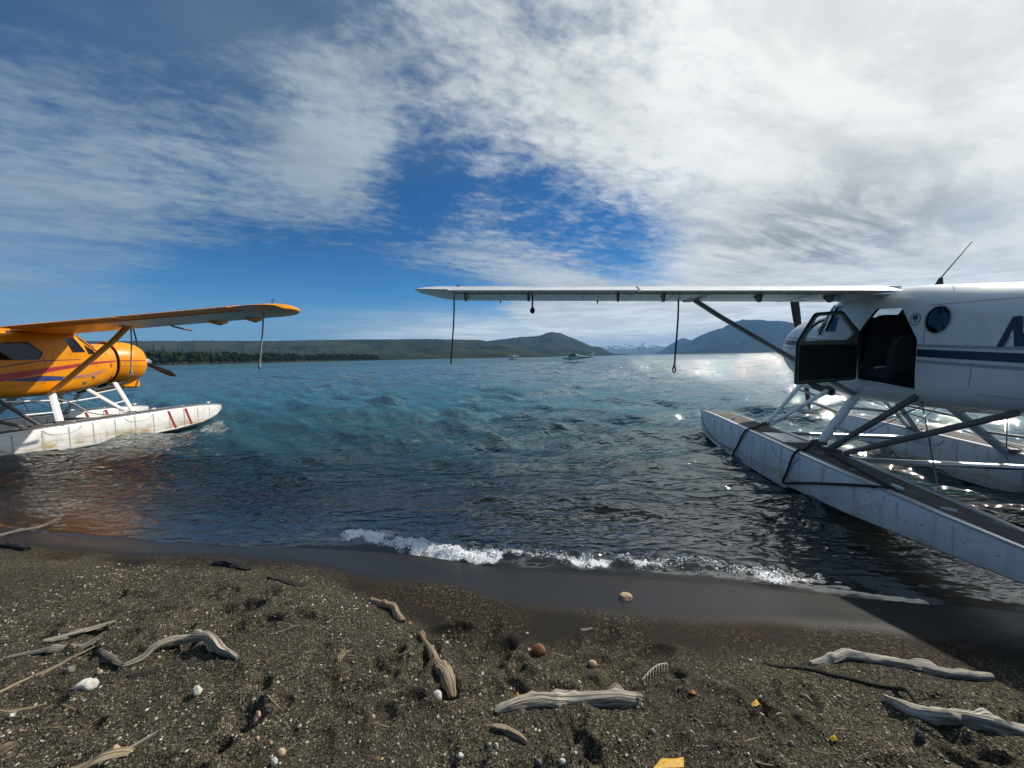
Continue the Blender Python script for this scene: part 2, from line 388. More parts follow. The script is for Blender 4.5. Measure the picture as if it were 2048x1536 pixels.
coarse = q.ramp(g2, [(0, (.022, .021, .018)), (.6, (.068, .061, .044)), (.9, (.108, .094, .067)), (.965, (.24, .21, .17)), (1.0, (.42, .38, .32))])
dryc = q.mix(.5, grain, coarse)
dryc = q.mix(1.0, dryc, q.ramp(q.sep(q.voro(co, 150, out='Color'))[2], [(0, (.25, .25, .24)), (.5, (.95, .93, .86)), (.85, (1.5, 1.45, 1.3)), (1, (2.4, 2.3, 2.0))]), 'MULTIPLY')
dryc = q.mix(q.ss(q.noise(co, 1.6, 4), .35, .65, .0, .35), dryc, (.030, .029, .027, 1))
wg = q.ramp(g2, [(0, (.008, .007, .006)), (.5, (.019, .016, .013)), (.85, (.046, .036, .023)), (.96, (.10, .074, .04)), (1, (.18, .14, .085))])
wetg = q.mix(q.ss(fl, .1, .8), q.mix(q.ss(q.noise(co, 1.1, 3, .5), .46, .56), wg, (.020, .0175, .014, 1)), (.0175, .016, .014, 1))
rust = q.math('MULTIPLY', q.ss(q.noise(co, .9, 4, .6), .45, .70), q.ss(g2, .55, .95, 0, .7))
wetg = q.mix(q.math('MULTIPLY', rust, q.ss(fl, .65, .2)), wetg, (.13, .066, .020, 1))
q.put(b.inputs['Base Color'], q.mix(wt, dryc, wetg))
q.put(b.inputs['Roughness'], q.math('SUBTRACT', .93, q.math('ADD', q.math('MULTIPLY', wt, .22), q.math('MULTIPLY', fl, .36))))
q.put(b.inputs['Specular IOR Level'], q.math('MULTIPLY_ADD', fl, .22, .10))
hh = q.math('ADD', q.math('MULTIPLY', q.voro(co, 210), .5), q.math('MULTIPLY', q.noise(co, 120, 3, .7), .8))
bs = q.node('ShaderNodeBump'); q.put(bs.inputs['Height'], hh); bs.inputs['Distance'].default_value = .010
q.put(bs.inputs['Strength'], q.math('MULTIPLY', q.math('SUBTRACT', 1.0, q.math('MULTIPLY', wt, .35)), q.math('SUBTRACT', 1.0, q.math('MULTIPLY', fl, .9))))
q.link(bs.outputs[0], b.inputs['Normal']); q.link(b.outputs[0], out.inputs[0])
sand_mat = m
beach = tag(grid_mesh('beach', GX, GY, GZ, sand_mat, {'wet': wet, 'film': film}), kind='structure')

def on_ground(u, v):
    d = pix_dir(u, v); z = .15
    for _ in range(8):
        s = (z-CAM_Z)/d.z; x, y = d.x*s, d.y*s
        z = float(ground_z(np.array([x]), np.array([y]), False)[0])
    z = float(ground_z(np.array([x]), np.array([y]))[0])
    return Vector((x, y, z))
def pxsize(p):  # metres per photo pixel at a point
    return (Vector(p)-Vector((0, 0, CAM_Z))).dot(fw)/FPX

# ------------------------------------------------------------------ lake
wr = np.random.default_rng(21)
rr = [1.9]
while rr[-1] < 19000:
    r = rr[-1]; rr.append(r+max(.026, .0068*r if r < 130 else .03*r))
rr = np.array(rr); th = np.linspace(R(-80), R(80), 640)
TH, RR = np.meshgrid(th, rr)
WX = RR*np.sin(TH); WY = RR*np.cos(TH)
wd = shore_d(WX, WY)
gz = ground_z(WX, WY, False)
cell = np.where(RR < 130, np.maximum(.026, .0068*RR), .03*RR)
wz = np.zeros_like(WX)
for k in range(80):
    lam = .26*(8.0/.26)**(k/79.0)*wr.uniform(.9, 1.1)
    an = R(197)+wr.normal(0, .42)      # travel direction, toward the beach and a little left
    kx, ky = math.sin(an)*2*math.pi/lam, math.cos(an)*2*math.pi/lam
    amp = .0088*lam**1.02*(1.0 if lam < 3 else (3/lam)**1.3)
    ph = wr.uniform(0, 6.28)
    w = np.clip((lam/cell-2.2)/2.5, 0, 1)
    s = np.sin(WX*kx+WY*ky+ph)
    wz += amp*w*(s-.34*np.cos(2*(WX*kx+WY*ky+ph)))
group = .85+.45*np.clip(fbm(WX*.12, WY*.12, 2)+.3, 0, 1)
shoal = sstep(.25, 2.6, wd)*(.50+.50*sstep(1.5, 8, wd))
wz = wz*group*shoal
# swell lines rolling in parallel to the shore
bend = .55*fbm(WX*.35, WY*.2, 2)
env = np.clip(.5+1.6*fbm(WX*.28+7, WY*.35, 2), 0, 1)
for d0, hgt, wid in ((1.55, .055, .26), (2.9, .075, .38), (4.8, .07, .5), (7.4, .06, .6)):
    e = (wd-d0-bend*(.6+.25*d0))/wid
    wz += hgt*env*np.where(e < 0, np.exp(-(e*1.5)**2), np.exp(-(e*.75)**2))*(RR < 40)
# small breaker and run-up
brk_d = .47+.10*np.sin(WX*1.7)*np.exp(-np.abs(WX)*.2)+.13*fbm(WX*1.3+2, WX*0+1, 3)
brk_amp = sstep(-2.2, -1.6, WX)*(1-sstep(2.0, 3.1, WX))
e = (wd-brk_d)/.10
brk = np.where(e < 0, np.exp(-(e*1.25)**2), np.exp(-(e*.45)**2))
lump = np.clip(.55+1.3*fbm(WX*7, WY*7, 4, .6), 0, 2)
wz += brk*brk_amp*(.028+.040*lump)
edge = -.02+.10*fbm(WX*.9+4, WX*0+9, 3)+.29*sstep(-2.9, -1.7, WX)*(1-.45*sstep(1.6, 3.0, WX))
run = sstep(-.02, .10, wd-edge)
filmz = gz+.006+.004*fbm(WX*6, WY*6, 2)
wz = np.where(wd < 1.0, np.maximum(wz, filmz), wz)
low = gz-.03-.5*sstep(0, .5, -(wd-edge))
wz = np.where(run > 0, low+(wz-low)*run, low)
depth = np.maximum(0, -gz)
inbrk = np.exp(-((wd-brk_d+.03)/.10)**2)*brk_amp
streak = np.clip(fbm(WX*2.2+1, WY*6.5, 4, .6)*2.2, 0, 1)
fbrk = fbm(WX*3.1+5, WY*3.1, 4, .6)
inbrk = np.exp(-np.abs((wd-brk_d+.03+.10*fbrk)/(.050+.065*sstep(.3, -1.6, WX)))**2.2)*brk_amp*np.clip(.66+1.3*fbrk+.30*sstep(.6, -1.4, WX), .1, 1.2)
foam = inbrk*1.0+.30*streak*np.exp(-((wd-.62)/.22)**2)*brk_amp
foam += .45*np.exp(-((WX+6.2)/.6)**2-((wd-.8)/.25)**2)+.4*np.exp(-((WX+5.0)/.35)**2-((wd-.55)/.12)**2)+.5*np.exp(-((WX+3.95)/.16)**2-((wd-.75)/.10)**2)+.5*np.exp(-((WX+3.35)/.12)**2-((wd-.35)/.08)**2)
caps = .8*np.clip((wz-.30)*14, 0, 1)*np.clip(fbm(WX*2.3, WY*2.3, 3)*4-.5, 0, 1)*(wd > 3)*(RR > 9)*(RR < 120)
foam = np.clip(foam+caps*.8, 0, 1.2)
m, q, out = mat('lake_water'); co = objco(q)
dp = q.node('ShaderNodeAttribute', attribute_name='depth').outputs['Fac']; fo = q.node('ShaderNodeAttribute', attribute_name='foam').outputs['Fac']
mp = q.node('ShaderNodeMapping'); q.link(co, mp.inputs[0]); mp.inputs['Rotation'].default_value = (0, 0, R(16)); mp.inputs['Scale'].default_value = (.55, 1.25, 1)
n1 = q.noise(mp.outputs[0], 6.5, 2, .55, .3); n2 = q.noise(mp.outputs[0], 1.2, 4, .62, .3); n3 = q.noise(mp.outputs[0], .16, 4, .6)
dist = q.vmath('LENGTH', co)
h = q.math('ADD', q.math('MULTIPLY', n1, .055), q.math('MULTIPLY', n2, q.ss(dist, 12, 70, .04, .60)))
h = q.math('MULTIPLY', h, q.ss(dp, .0, .12, .22, 1.0))
nb = q.bump(h, 1.0, 1.0)
clear = q.node('ShaderNodeBsdfTransparent'); q.put(clear.inputs[0], q.mix(q.ss(dp, .0, .35), (.92, .90, .86, 1), (.34, .36, .34, 1)))
body = q.node('ShaderNodeBsdfDiffuse'); q.put(body.inputs[0], q.mix(q.ss(q.math('ADD', dp, q.math('MULTIPLY', n3, .6)), .45, 2.2), (.014, .044, .052, 1), (.028, .128, .172, 1)))
q.link(nb, body.inputs['Normal'])
mb = q.node('ShaderNodeMixShader'); q.put(mb.inputs[0], q.ss(dp, .03, .55)); q.link(clear.outputs[0], mb.inputs[1]); q.link(body.outputs[0], mb.inputs[2])
gl = q.node('ShaderNodeBsdfGlossy'); q.put(gl.inputs['Roughness'], q.ss(dist, 4, 200, .025, .10)); q.link(nb, gl.inputs['Normal'])
fr = q.node('ShaderNodeFresnel'); fr.inputs[0].default_value = 1.33; q.link(nb, fr.inputs[1])
mg = q.node('ShaderNodeMixShader'); q.put(mg.inputs[0], q.math('MINIMUM', fr.outputs[0], q.ss(dist, 9, 42, .24, .60))); q.link(mb.outputs[0], mg.inputs[1]); q.link(gl.outputs[0], mg.inputs[2])
fn = q.noise(co, 21, 6, .72, 1.2); fv = q.noise(co, 75, 3, .6)
fmask = q.ss(q.math('ADD', q.math('MULTIPLY', fo, .62), q.math('ADD', q.math('MULTIPLY', q.math('SUBTRACT', fn, .5), 1.15), q.math('MULTIPLY', q.math('SUBTRACT', fv, .5), .5))),   .30, .60)
fmask = q.math('MULTIPLY', fmask, q.ss(fo, .06, .3))
fd = q.node('ShaderNodeBsdfDiffuse'); fd.inputs[0].default_value = (.86, .88, .88, 1); q.link(q.bump(q.math('ADD', fn, fv), .5, .02), fd.inputs['Normal'])
fd.inputs[0].default_value = (.93, .94, .94, 1); fg = q.node('ShaderNodeBsdfGlossy'); fg.inputs['Roughness'].default_value = .35; q.link(q.bump(q.math('ADD', fn, fv), .9, .03), fg.inputs['Normal']); fb = q.node('ShaderNodeMixShader'); fb.inputs[0].default_value = .22; q.link(fd.outputs[0], fb.inputs[1]); q.link(fg.outputs[0], fb.inputs[2])
mf = q.node('ShaderNodeMixShader'); q.put(mf.inputs[0], fmask); q.link(mg.outputs[0], mf.inputs[1]); q.link(fb.outputs[0], mf.inputs[2])
q.link(mf.outputs[0], out.inputs[0])
lake = tag(grid_mesh('lake_water', WX, WY, wz, m, {'depth': depth, 'foam': foam}, flip=True), kind='structure')

# ------------------------------------------------------------------ far land
def land_mat(name, lo, hi, snow=None, patch=.002):
    m, q, out = mat(name); b = q.node('ShaderNodeBsdfDiffuse'); co = objco(q)
    n = q.noise(co, patch, 8, .65); c = q.ramp(n, [(.36, lo), (.60, hi)])
    if snow:
        z = q.sep(co)[2]; n2 = q.noise(co, patch*2.2, 6, .65)
        s = q.math('MULTIPLY', q.ss(q.math('ADD', z, q.math('MULTIPLY', n2, snow[1])), snow[0], snow[0]+snow[1]*.3), q.ss(q.noise(co, patch*5, 6, .7), .44, .56))
        c = q.mix(s, c, (.85, .86, .88, 1))
    q.put(b.inputs[0], c); q.link(b.outputs[0], out.inputs[0]); return m
tundra = land_mat('tundra_slopes', (.012, .020, .012), (.042, .048, .028), patch=.004)
rock = land_mat('dark_mountain_slopes', (.010, .016, .014), (.032, .034, .028), patch=.002)
snowy = land_mat('snow_range_slopes', (.05, .06, .06), (.12, .12, .11), snow=(300, 260), patch=.0012)
lowland = land_mat('shore_land', (.03, .04, .022), (.06, .065, .04), patch=.02)
def hill(name, pts, r1, foot, m, gul=.35, fr=9.0, seed=0, rough=.02):
    """a ridge whose crest stands at distance r1 along the given bearings and heights"""
    ang = []; el = []
    for u, v in pts:
        d = pix_dir(u, v); ang.append(math.atan2(d.x, d.y)); el.append(math.atan2(d.z, math.hypot(d.x, d.y)))
    A = np.linspace(ang[0], ang[-1], 420); H = np.interp(A, ang, np.tan(el))*r1+CAM_Z
    H = np.maximum(H*(1+rough*fbm(A*140+seed, A*0+seed, 5, .6))+r1*.0004*fbm(A*420, A*0+seed+3, 3), -4)
    T = np.concatenate([np.linspace(0, 1, 46), np.linspace(1.05, 1.5, 8)])
    AA, TT = np.meshgrid(A, T); HH = np.broadcast_to(H, AA.shape)
    RRr = r1*(foot+(1-foot)*TT)
    prof = np.where(TT <= 1, np.clip(TT, 0, 1)**1.25, 1-(TT-1)*1.6)
    ext = sstep(0, .06, (AA-A[0])/(A[-1]-A[0]))
    g = .25+.8*fbm(AA*fr*2.2+TT*1.6+seed, TT*2.0-AA*fr*.8+seed, 5, .5)
    Z = HH*prof*(1-gul*2.0*g*np.sin(np.pi*np.clip(TT, 0, 1))**.8)-np.where(TT < .02, 6, 0)
    return tag(grid_mesh(name, RRr*np.sin(AA), RRr*np.cos(AA), Z, m), kind='structure')
hill('low_ridge', [(-900, 690), (-300, 684), (0, 682), (265, 682), (420, 681), (520, 682), (700, 679), (860, 678), (960, 680), (1010, 688), (1080, 704), (1110, 712)], 2500, .48, tundra, seed=2, gul=.22)
hill('domed_hill', [(760, 716), (880, 695), (960, 684), (1000, 679), (1040, 674), (1078, 672), (1092, 666), (1102, 664), (1122, 666), (1136, 672), (1150, 678), (1165, 684), (1182, 692), (1200, 694), (1222, 706), (1240, 711)], 3700, .55, tundra, seed=5, gul=.22)
hill('blue_mountain', [(1338, 707), (1350, 697), (1372, 687), (1400, 671), (1425, 661), (1446, 655), (1468, 644), (1484, 639), (1502, 641), (1520, 639), (1540, 643), (1560, 641), (1585, 646), (1610, 652), (1660, 650), (1720, 656), (1800, 662), (1900, 660), (2100, 664), (2500, 680)], 7000, .62, rock, seed=9, gul=.38, fr=11, rough=.035)
hill('pale_mountain', [(1305, 709), (1325, 699), (1340, 689), (1352, 683), (1366, 675), (1378, 679), (1400, 684), (1450, 700)], 9000, .75, rock, seed=12, gul=.4)
hill('snow_range', [(1150, 705), (1190, 699), (1212, 692), (1228, 689), (1240, 692), (1252, 688), (1264, 691), (1276, 693), (1287, 684), (1295, 692), (1304, 688), (1320, 692), (1340, 694), (1380, 700), (1450, 706)], 12500, .8, snowy, seed=15, gul=.4, rough=.10)
# low wooded spits at the feet of the hills
def spit(name, u0, u1, dist, hgt, seed):
    a0, a1 = (math.atan2(pix_dir(u, 708).x, pix_dir(u, 708).y) for u in (u0, u1))
    A = np.linspace(a0, a1, 260); T = np.linspace(0, 1, 7); AA, TT = np.meshgrid(A, T)
    s = (AA-a0)/(a1-a0); H = hgt*(.55+.9*np.abs(fbm(AA*900+seed, TT*3, 3)))*np.sin(np.pi*np.clip(s, .0, 1))**.35
    rr_ = dist*(1+.10*TT)
    return tag(grid_mesh(name, rr_*np.sin(AA), rr_*np.cos(AA), H*np.sin(np.pi*np.clip(TT*.9+.02, 0, 1))**.5-.8, spit_mat), kind='structure')
spit_mat = land_mat('far_wooded_shore', (.012, .022, .014), (.03, .042, .024), patch=.01)
spit('wooded_spit', 1040, 1262, 2750, 17, 1)
spit('wooded_shore', 1312, 2500, 4700, 19, 4)

# ------------------------------------------------------------------ forest on the left shore
leaf_m, q, out = mat('forest_foliage'); b = q.node('ShaderNodeBsdfDiffuse'); co = objco(q)
c = q.ramp(q.noise(co, .45, 5, .7), [(.3, (.016, .027, .010)), (.55, (.045, .062, .020)), (.75, (.085, .098, .034))])
rd = q.node('ShaderNodeObjectInfo').outputs['Random']
q.put(b.inputs[0], q.mix(1.0, c, q.ramp(rd, [(0, (.65, .7, .6)), (1, (1.15, 1.1, 1.0))]), 'MULTIPLY')); q.link(b.outputs[0], out.inputs[0])
spruce_m = pbr('spruce_foliage', (.014, .026, .014), .9, var=.4, scale=.8)
bark_m = pbr('tree_bark', (.05, .04, .03), .9)
def crown_mb(seed, h=13.0, w=5.0, n=190):
    r = random.Random(seed); mb = MB()
    mb.tube([(0, 0, -.5), (r.uniform(-.3, .3), 0, h*.4), (r.uniform(-.6, .6), 0, h*.8)], [.28, .2, .06], 6, 1)
    lumps = [(r.uniform(-.35, .35)*w, r.uniform(-.35, .35)*w, h*r.uniform(.28, .88), r.uniform(.18, .34)*w) for _ in range(11)]
    for i in range(n):
        cx, cy, cz, cr = r.choice(lumps)
        d = Vector((r.gauss(0, 1), r.gauss(0, 1), r.gauss(0, .9))).normalized()
        p = Vector((cx, cy, cz))+d*cr*r.uniform(.7, 1.08); s = r.uniform(.45, 1.0)
        a = d.orthogonal().normalized(); a.rotate(Matrix.Rotation(r.uniform(0, 6.28), 3, d)); bb = d.cross(a)
        mb.add([p-a*s, p-bb*s*.7+d*.15, p+a*s, p+bb*s*.7+d*.2], [(0, 1, 2, 3)])
    for cx, cy, cz, cr in lumps:   # inner mass of twigs and leaves
        vs = []; fs = []
        for a in range(5):
            for k in range(6):
                ph = math.pi*(a+.5)/5; az = k*math.pi/3+a*.5; q_ = cr*.78*r.uniform(.8, 1.1)
                vs.append((cx+q_*math.sin(ph)*math.cos(az), cy+q_*math.sin(ph)*math.sin(az), cz+q_*math.cos(ph)))
        for a in range(4):
            for k in range(6): fs.append((a*6+k, a*6+(k+1) % 6, a*6+6+(k+1) % 6, a*6+6+k))
        mb.add(vs, fs)
    return mb
def spruce_mb(seed, h=19.0):
    r = random.Random(seed); mb = MB(); mb.tube([(0, 0, -.5), (0, 0, h)], [.25, .03], 6, 1)
    for k in range(15):
        z = h*(.12+.86*k/15); rad = (1-k/15.5)*3.1*r.uniform(.8, 1.15)
        for j in range(7):
            a = j*.9+k*.7+r.uniform(-.2, .2); d = Vector((math.cos(a), math.sin(a), 0)); s = Vector((-d.y, d.x, 0))*rad*.46
            L_ = rad*r.uniform(.75, 1.1)
            mb.add([(0, 0, z+.7), Vector((0, 0, z))+d*L_*.6+s, Vector((0, 0, z-.35))+d*L_, Vector((0, 0, z))+d*L_*.6-s], [(0, 1, 2, 3)])
    return mb
# shore line of the wooded bank
def bank(s):  # s 0..1 from the near left end to the far tip
    P = [(-470, 150), (-400, 255), (-352, 345), (-338, 470), (-328, 620), (-312, 780), (-298, 880)]
    k = min(len(P)-2, int(s*(len(P)-1))); f = s*(len(P)-1)-k
    return P[k][0]*(1-f)+P[k+1][0]*f, P[k][1]*(1-f)+P[k+1][1]*f
bx = np.array([bank(s) for s in np.linspace(0, 1, 60)])
off = np.array([0, 4, 30, 120, 500, 1800]); zz = np.array([-2, .5, 1.2, 2.5, 8, 20])
BX = bx[:, 0][None, :]-off[:, None]; BY = bx[:, 1][None, :]+off[:, None]*np.array([0, 0, .05, .1, .5, .9])[:, None]
tag(grid_mesh('shore_land', BX, BY, np.repeat(zz[:, None], 60, 1), lowland, flip=True), kind='structure')
cm = [crown_mb(40+k, 13.5, 7.5).build('tree', [leaf_m, bark_m], smooth=False) for k in range(5)]
sm = [spruce_mb(70+k).build('spruce_tree', [spruce_m, bark_m], smooth=False) for k in range(3)]
tr = random.Random(4); cnt = 0
for i in range(122):
    s = (i+.5)/122+tr.uniform(-.003, .003); x, y = bank(min(.999, max(0, s)))
    src = cm[i % 5]; o = src if i < 5 else src.copy()
    if i >= 5: COL.objects.link(o)
    o.location = (x-tr.uniform(2, 9), y, .3); k = tr.uniform(.62, 1.22)*(1-.12*s); o.scale = (k*1.05, k*1.05, k); o.rotation_euler = (0, 0, tr.uniform(0, 6.28))
    tag(o, 'leafy green tree at the water edge of the wooded shore', 'tree', 'leafy trees along the wooded shore')
for i in range(64):
    s = tr.uniform(.2, .95); x, y = bank(s); src = sm[i % 3]; o = src if i < 3 else src.copy()
    if i >= 3: COL.objects.link(o)
    o.location = (x-tr.uniform(14, 60), y+tr.uniform(-3, 3), 1.0); k = tr.uniform(.75, 1.25); o.scale = (k, k, k); o.rotation_euler = (0, 0, tr.uniform(0, 6.28))
    tag(o, 'dark pointed spruce rising above the leafy trees of the wooded shore', 'spruce tree', 'dark spruces above the wooded shore')
big = MB()
for i in range(330):
    s = tr.uniform(0, 1); x, y = bank(min(s, .995)); src = cm[i % 5].data; k = tr.uniform(.75, 1.12); a = tr.uniform(0, 6.28)
    dx_ = tr.uniform(8, 70); T = Matrix.Translation((x-dx_, y+tr.uniform(-4, 8), .8)) @ Matrix.Rotation(a, 4, 'Z') @ Matrix.Scale(k, 4)
    big.add([T @ v.co for v in src.vertices], [tuple(p.vertices) for p in src.polygons])
tag(big.build('forest', [leaf_m], smooth=False), kind='stuff', label='dense green wood behind the shore trees')

# ------------------------------------------------------------------ floatplanes (local: x aft of the propeller, y to port, z above the water)
def L(x, y, z): return Vector((-x, y, z))
FST = np.array([  # x, half width, top, bottom, squareness
    (1.26, .520, 2.53, 1.44, 2.2), (1.50, .560, 2.52, 1.36, 2.5), (1.68, .585, 2.50, 1.30, 2.9), (1.80, .590, 2.57, 1.28, 3.1), (2.02, .600, 2.76, 1.24, 3.7), (2.14, .605, 2.83, 1.22, 4.2), (2.40, .612, 2.84, 1.20, 5.0),
    (2.90, .620, 2.80, 1.18, 5.5), (3.60, .620, 2.715, 1.18, 5.5), (3.95, .618, 2.645, 1.185, 5.0), (4.40, .608, 2.555, 1.20, 4.6), (4.90, .585, 2.475, 1.23, 4.2), (5.8, .50, 2.42, 1.33, 3.6), (7.0, .34, 2.38, 1.50, 3.0), (8.2, .18, 2.36, 1.70, 2.6), (8.9, .08, 2.34, 1.82, 2.2)])
def fst(x): return [float(np.interp(x, FST[:, 0], FST[:, k])) for k in range(1, 5)]
def fus_ring(x, inset=0.0, n=44):
    w, zt, zb, e = fst(x); w -= inset; zt -= inset; zb += inset; zc = (zt+zb)/2; h = (zt-zb)/2; pts = []
    for k in range(n):
        a = 2*math.pi*(k+.5)/n; c_, s_ = math.cos(a), math.sin(a)
        pts.append(L(x, w*math.copysign(abs(c_)**(2/e), c_), zc+h*math.copysign(abs(s_)**(2/e), s_)))
    return pts
def fus_y(x, z):
    w, zt, zb, e = fst(x); zc = (zt+zb)/2; h = (zt-zb)/2; tq = min(.999, abs(z-zc)/h); return w*(1-tq**e)**(1/e)
COWL_Z, COWL_R = 2.0, .615
COWL = [(.37, .37), (.385, .43), (.43, .487), (.52, .540), (.64, .580), (.78, .602), (.95, .612), (1.08, .610), (1.20, .603)]
def cowl_r(x): return float(np.interp(x, [a for a, _ in COWL], [r for _, r in COWL]))
def side_y(x, z):
    if x < 1.23:
        r = cowl_r(x); dz_ = z-COWL_Z; return .93*math.sqrt(max(.0004, r*r-dz_*dz_))
    return fus_y(x, z)
def decal(name, prof, m, side, parent, off_=.0035, n=26, x0=None, x1=None):
    """a band painted on the skin: prof = [(x, zlow, zhigh)]"""
    P = np.array(prof, float); o_ = P[:, 0].argsort(); P = P[o_]; mb = MB(); rings = []
    for x in np.linspace(P[0, 0], P[-1, 0], n):
        zl, zh = np.interp(x, P[:, 0], P[:, 1]), np.interp(x, P[:, 0], P[:, 2])
        rings.append([L(x, side*(side_y(x, z)+off_), z) for z in np.linspace(zl, zh, 5)])
    mb.loft(rings, 0, closed=False, cap=False)
    return mb.build(name, m, parent)
def poly_pane(name, poly, m, side, parent, inset=.012, thick=.006):
    mb = MB(); a = [L(x, side*(fus_y(x, z)-inset), z) for x, z in poly]; b_ = [p+Vector((0, -side*thick, 0)) for p in a]; n = len(a)
    mb.add(a+b_, [tuple(range(n)), tuple(range(n, 2*n))]+[(i, (i+1) % n, n+(i+1) % n, n+i) for i in range(n)])
    return mb.build(name, m, parent, smooth=False)
def round_poly(poly, r=.05, n=4):
    out_ = []; N = len(poly)
    for i in range(N):
        p = Vector(poly[i]); a = Vector(poly[i-1])-p; b_ = Vector(poly[(i+1) % N])-p
        k = min(r, a.length*.4, b_.length*.4); s0 = p+a.normalized()*k; s1 = p+b_.normalized()*k
        for j in range(n+1):
            f = j/n; out_.append(tuple((1-f)**2*s0+2*f*(1-f)*p+f*f*s1))
    return out_
def frame_strip(name, poly, m, side, parent, w=.022, off_=.004):
    c = sum((Vector(p) for p in poly), Vector((0, 0)))/len(poly); mb = MB(); n = len(poly); vs = []
    for p in poly:
        v = Vector(p); d = (v-c).normalized()
        for q_ in (v-d*.002, v+d*w): vs.append(L(q_[0], side*(fus_y(q_[0], q_[1])+off_), q_[1]))
    mb.add(vs, [(2*i, 2*i+1, 2*((i+1) % n)+1, 2*((i+1) % n)) for i in range(n)])
    return mb.build(name, m, parent, smooth=False)
COCKPIT = [(2.27, 2.24), (2.40, 2.62), (2.19, 2.63), (1.99, 2.26)]
QUARTER = [(1.93, 2.20), (2.01, 2.46), (1.80, 2.32), (1.76, 2.22)]
DOORWIN = [(2.90, 2.06), (2.82, 2.24), (3.06, 2.48), (3.47, 2.46), (3.66, 2.24), (3.60, 2.05)]
DOORWAY = [(2.83, 1.50), (2.81, 2.19), (3.10, 2.48), (3.53, 2.44), (3.79, 2.02), (3.785, 1.42)]
PORTHOLE = [(4.03+.155*math.cos(a), 2.235+.155*math.sin(a)) for a in np.linspace(0, 2*math.pi, 29)[:-1]]
def prism(poly, y0, y1):
    mb = MB(); n = len(poly); a = [L(x, y0, z) for x, z in poly]; b_ = [L(x, y1, z) for x, z in poly]
    mb.add(a+b_, [tuple(range(n)), tuple(range(n, 2*n))]+[(i, (i+1) % n, n+(i+1) % n, n+i) for i in range(n)], 1)
    return mb
def airfoil(c0=0.0, c1=1.0, n=14):
    def yt(c): return 5*.125*(.2969*math.sqrt(c)-.126*c-.3516*c*c+.2843*c**3-.1015*c**4)
    up_, lo_ = [], []
    for k in range(n+1):
        c = c0+(c1-c0)*(1-math.cos(math.pi*k/n))/2 if c0 == 0 else c0+(c1-c0)*k/n
        cam_ = .022*4*c*(1-c); up_.append((c, cam_+yt(c))); lo_.append((c, cam_*.5-yt(c)))
    return up_, lo_
XLE, CH = 2.06, 1.56
TINC = math.tan(R(5.0))
def zref(y, x=XLE): return 2.79+.0175*abs(y)-(x-XLE)*TINC

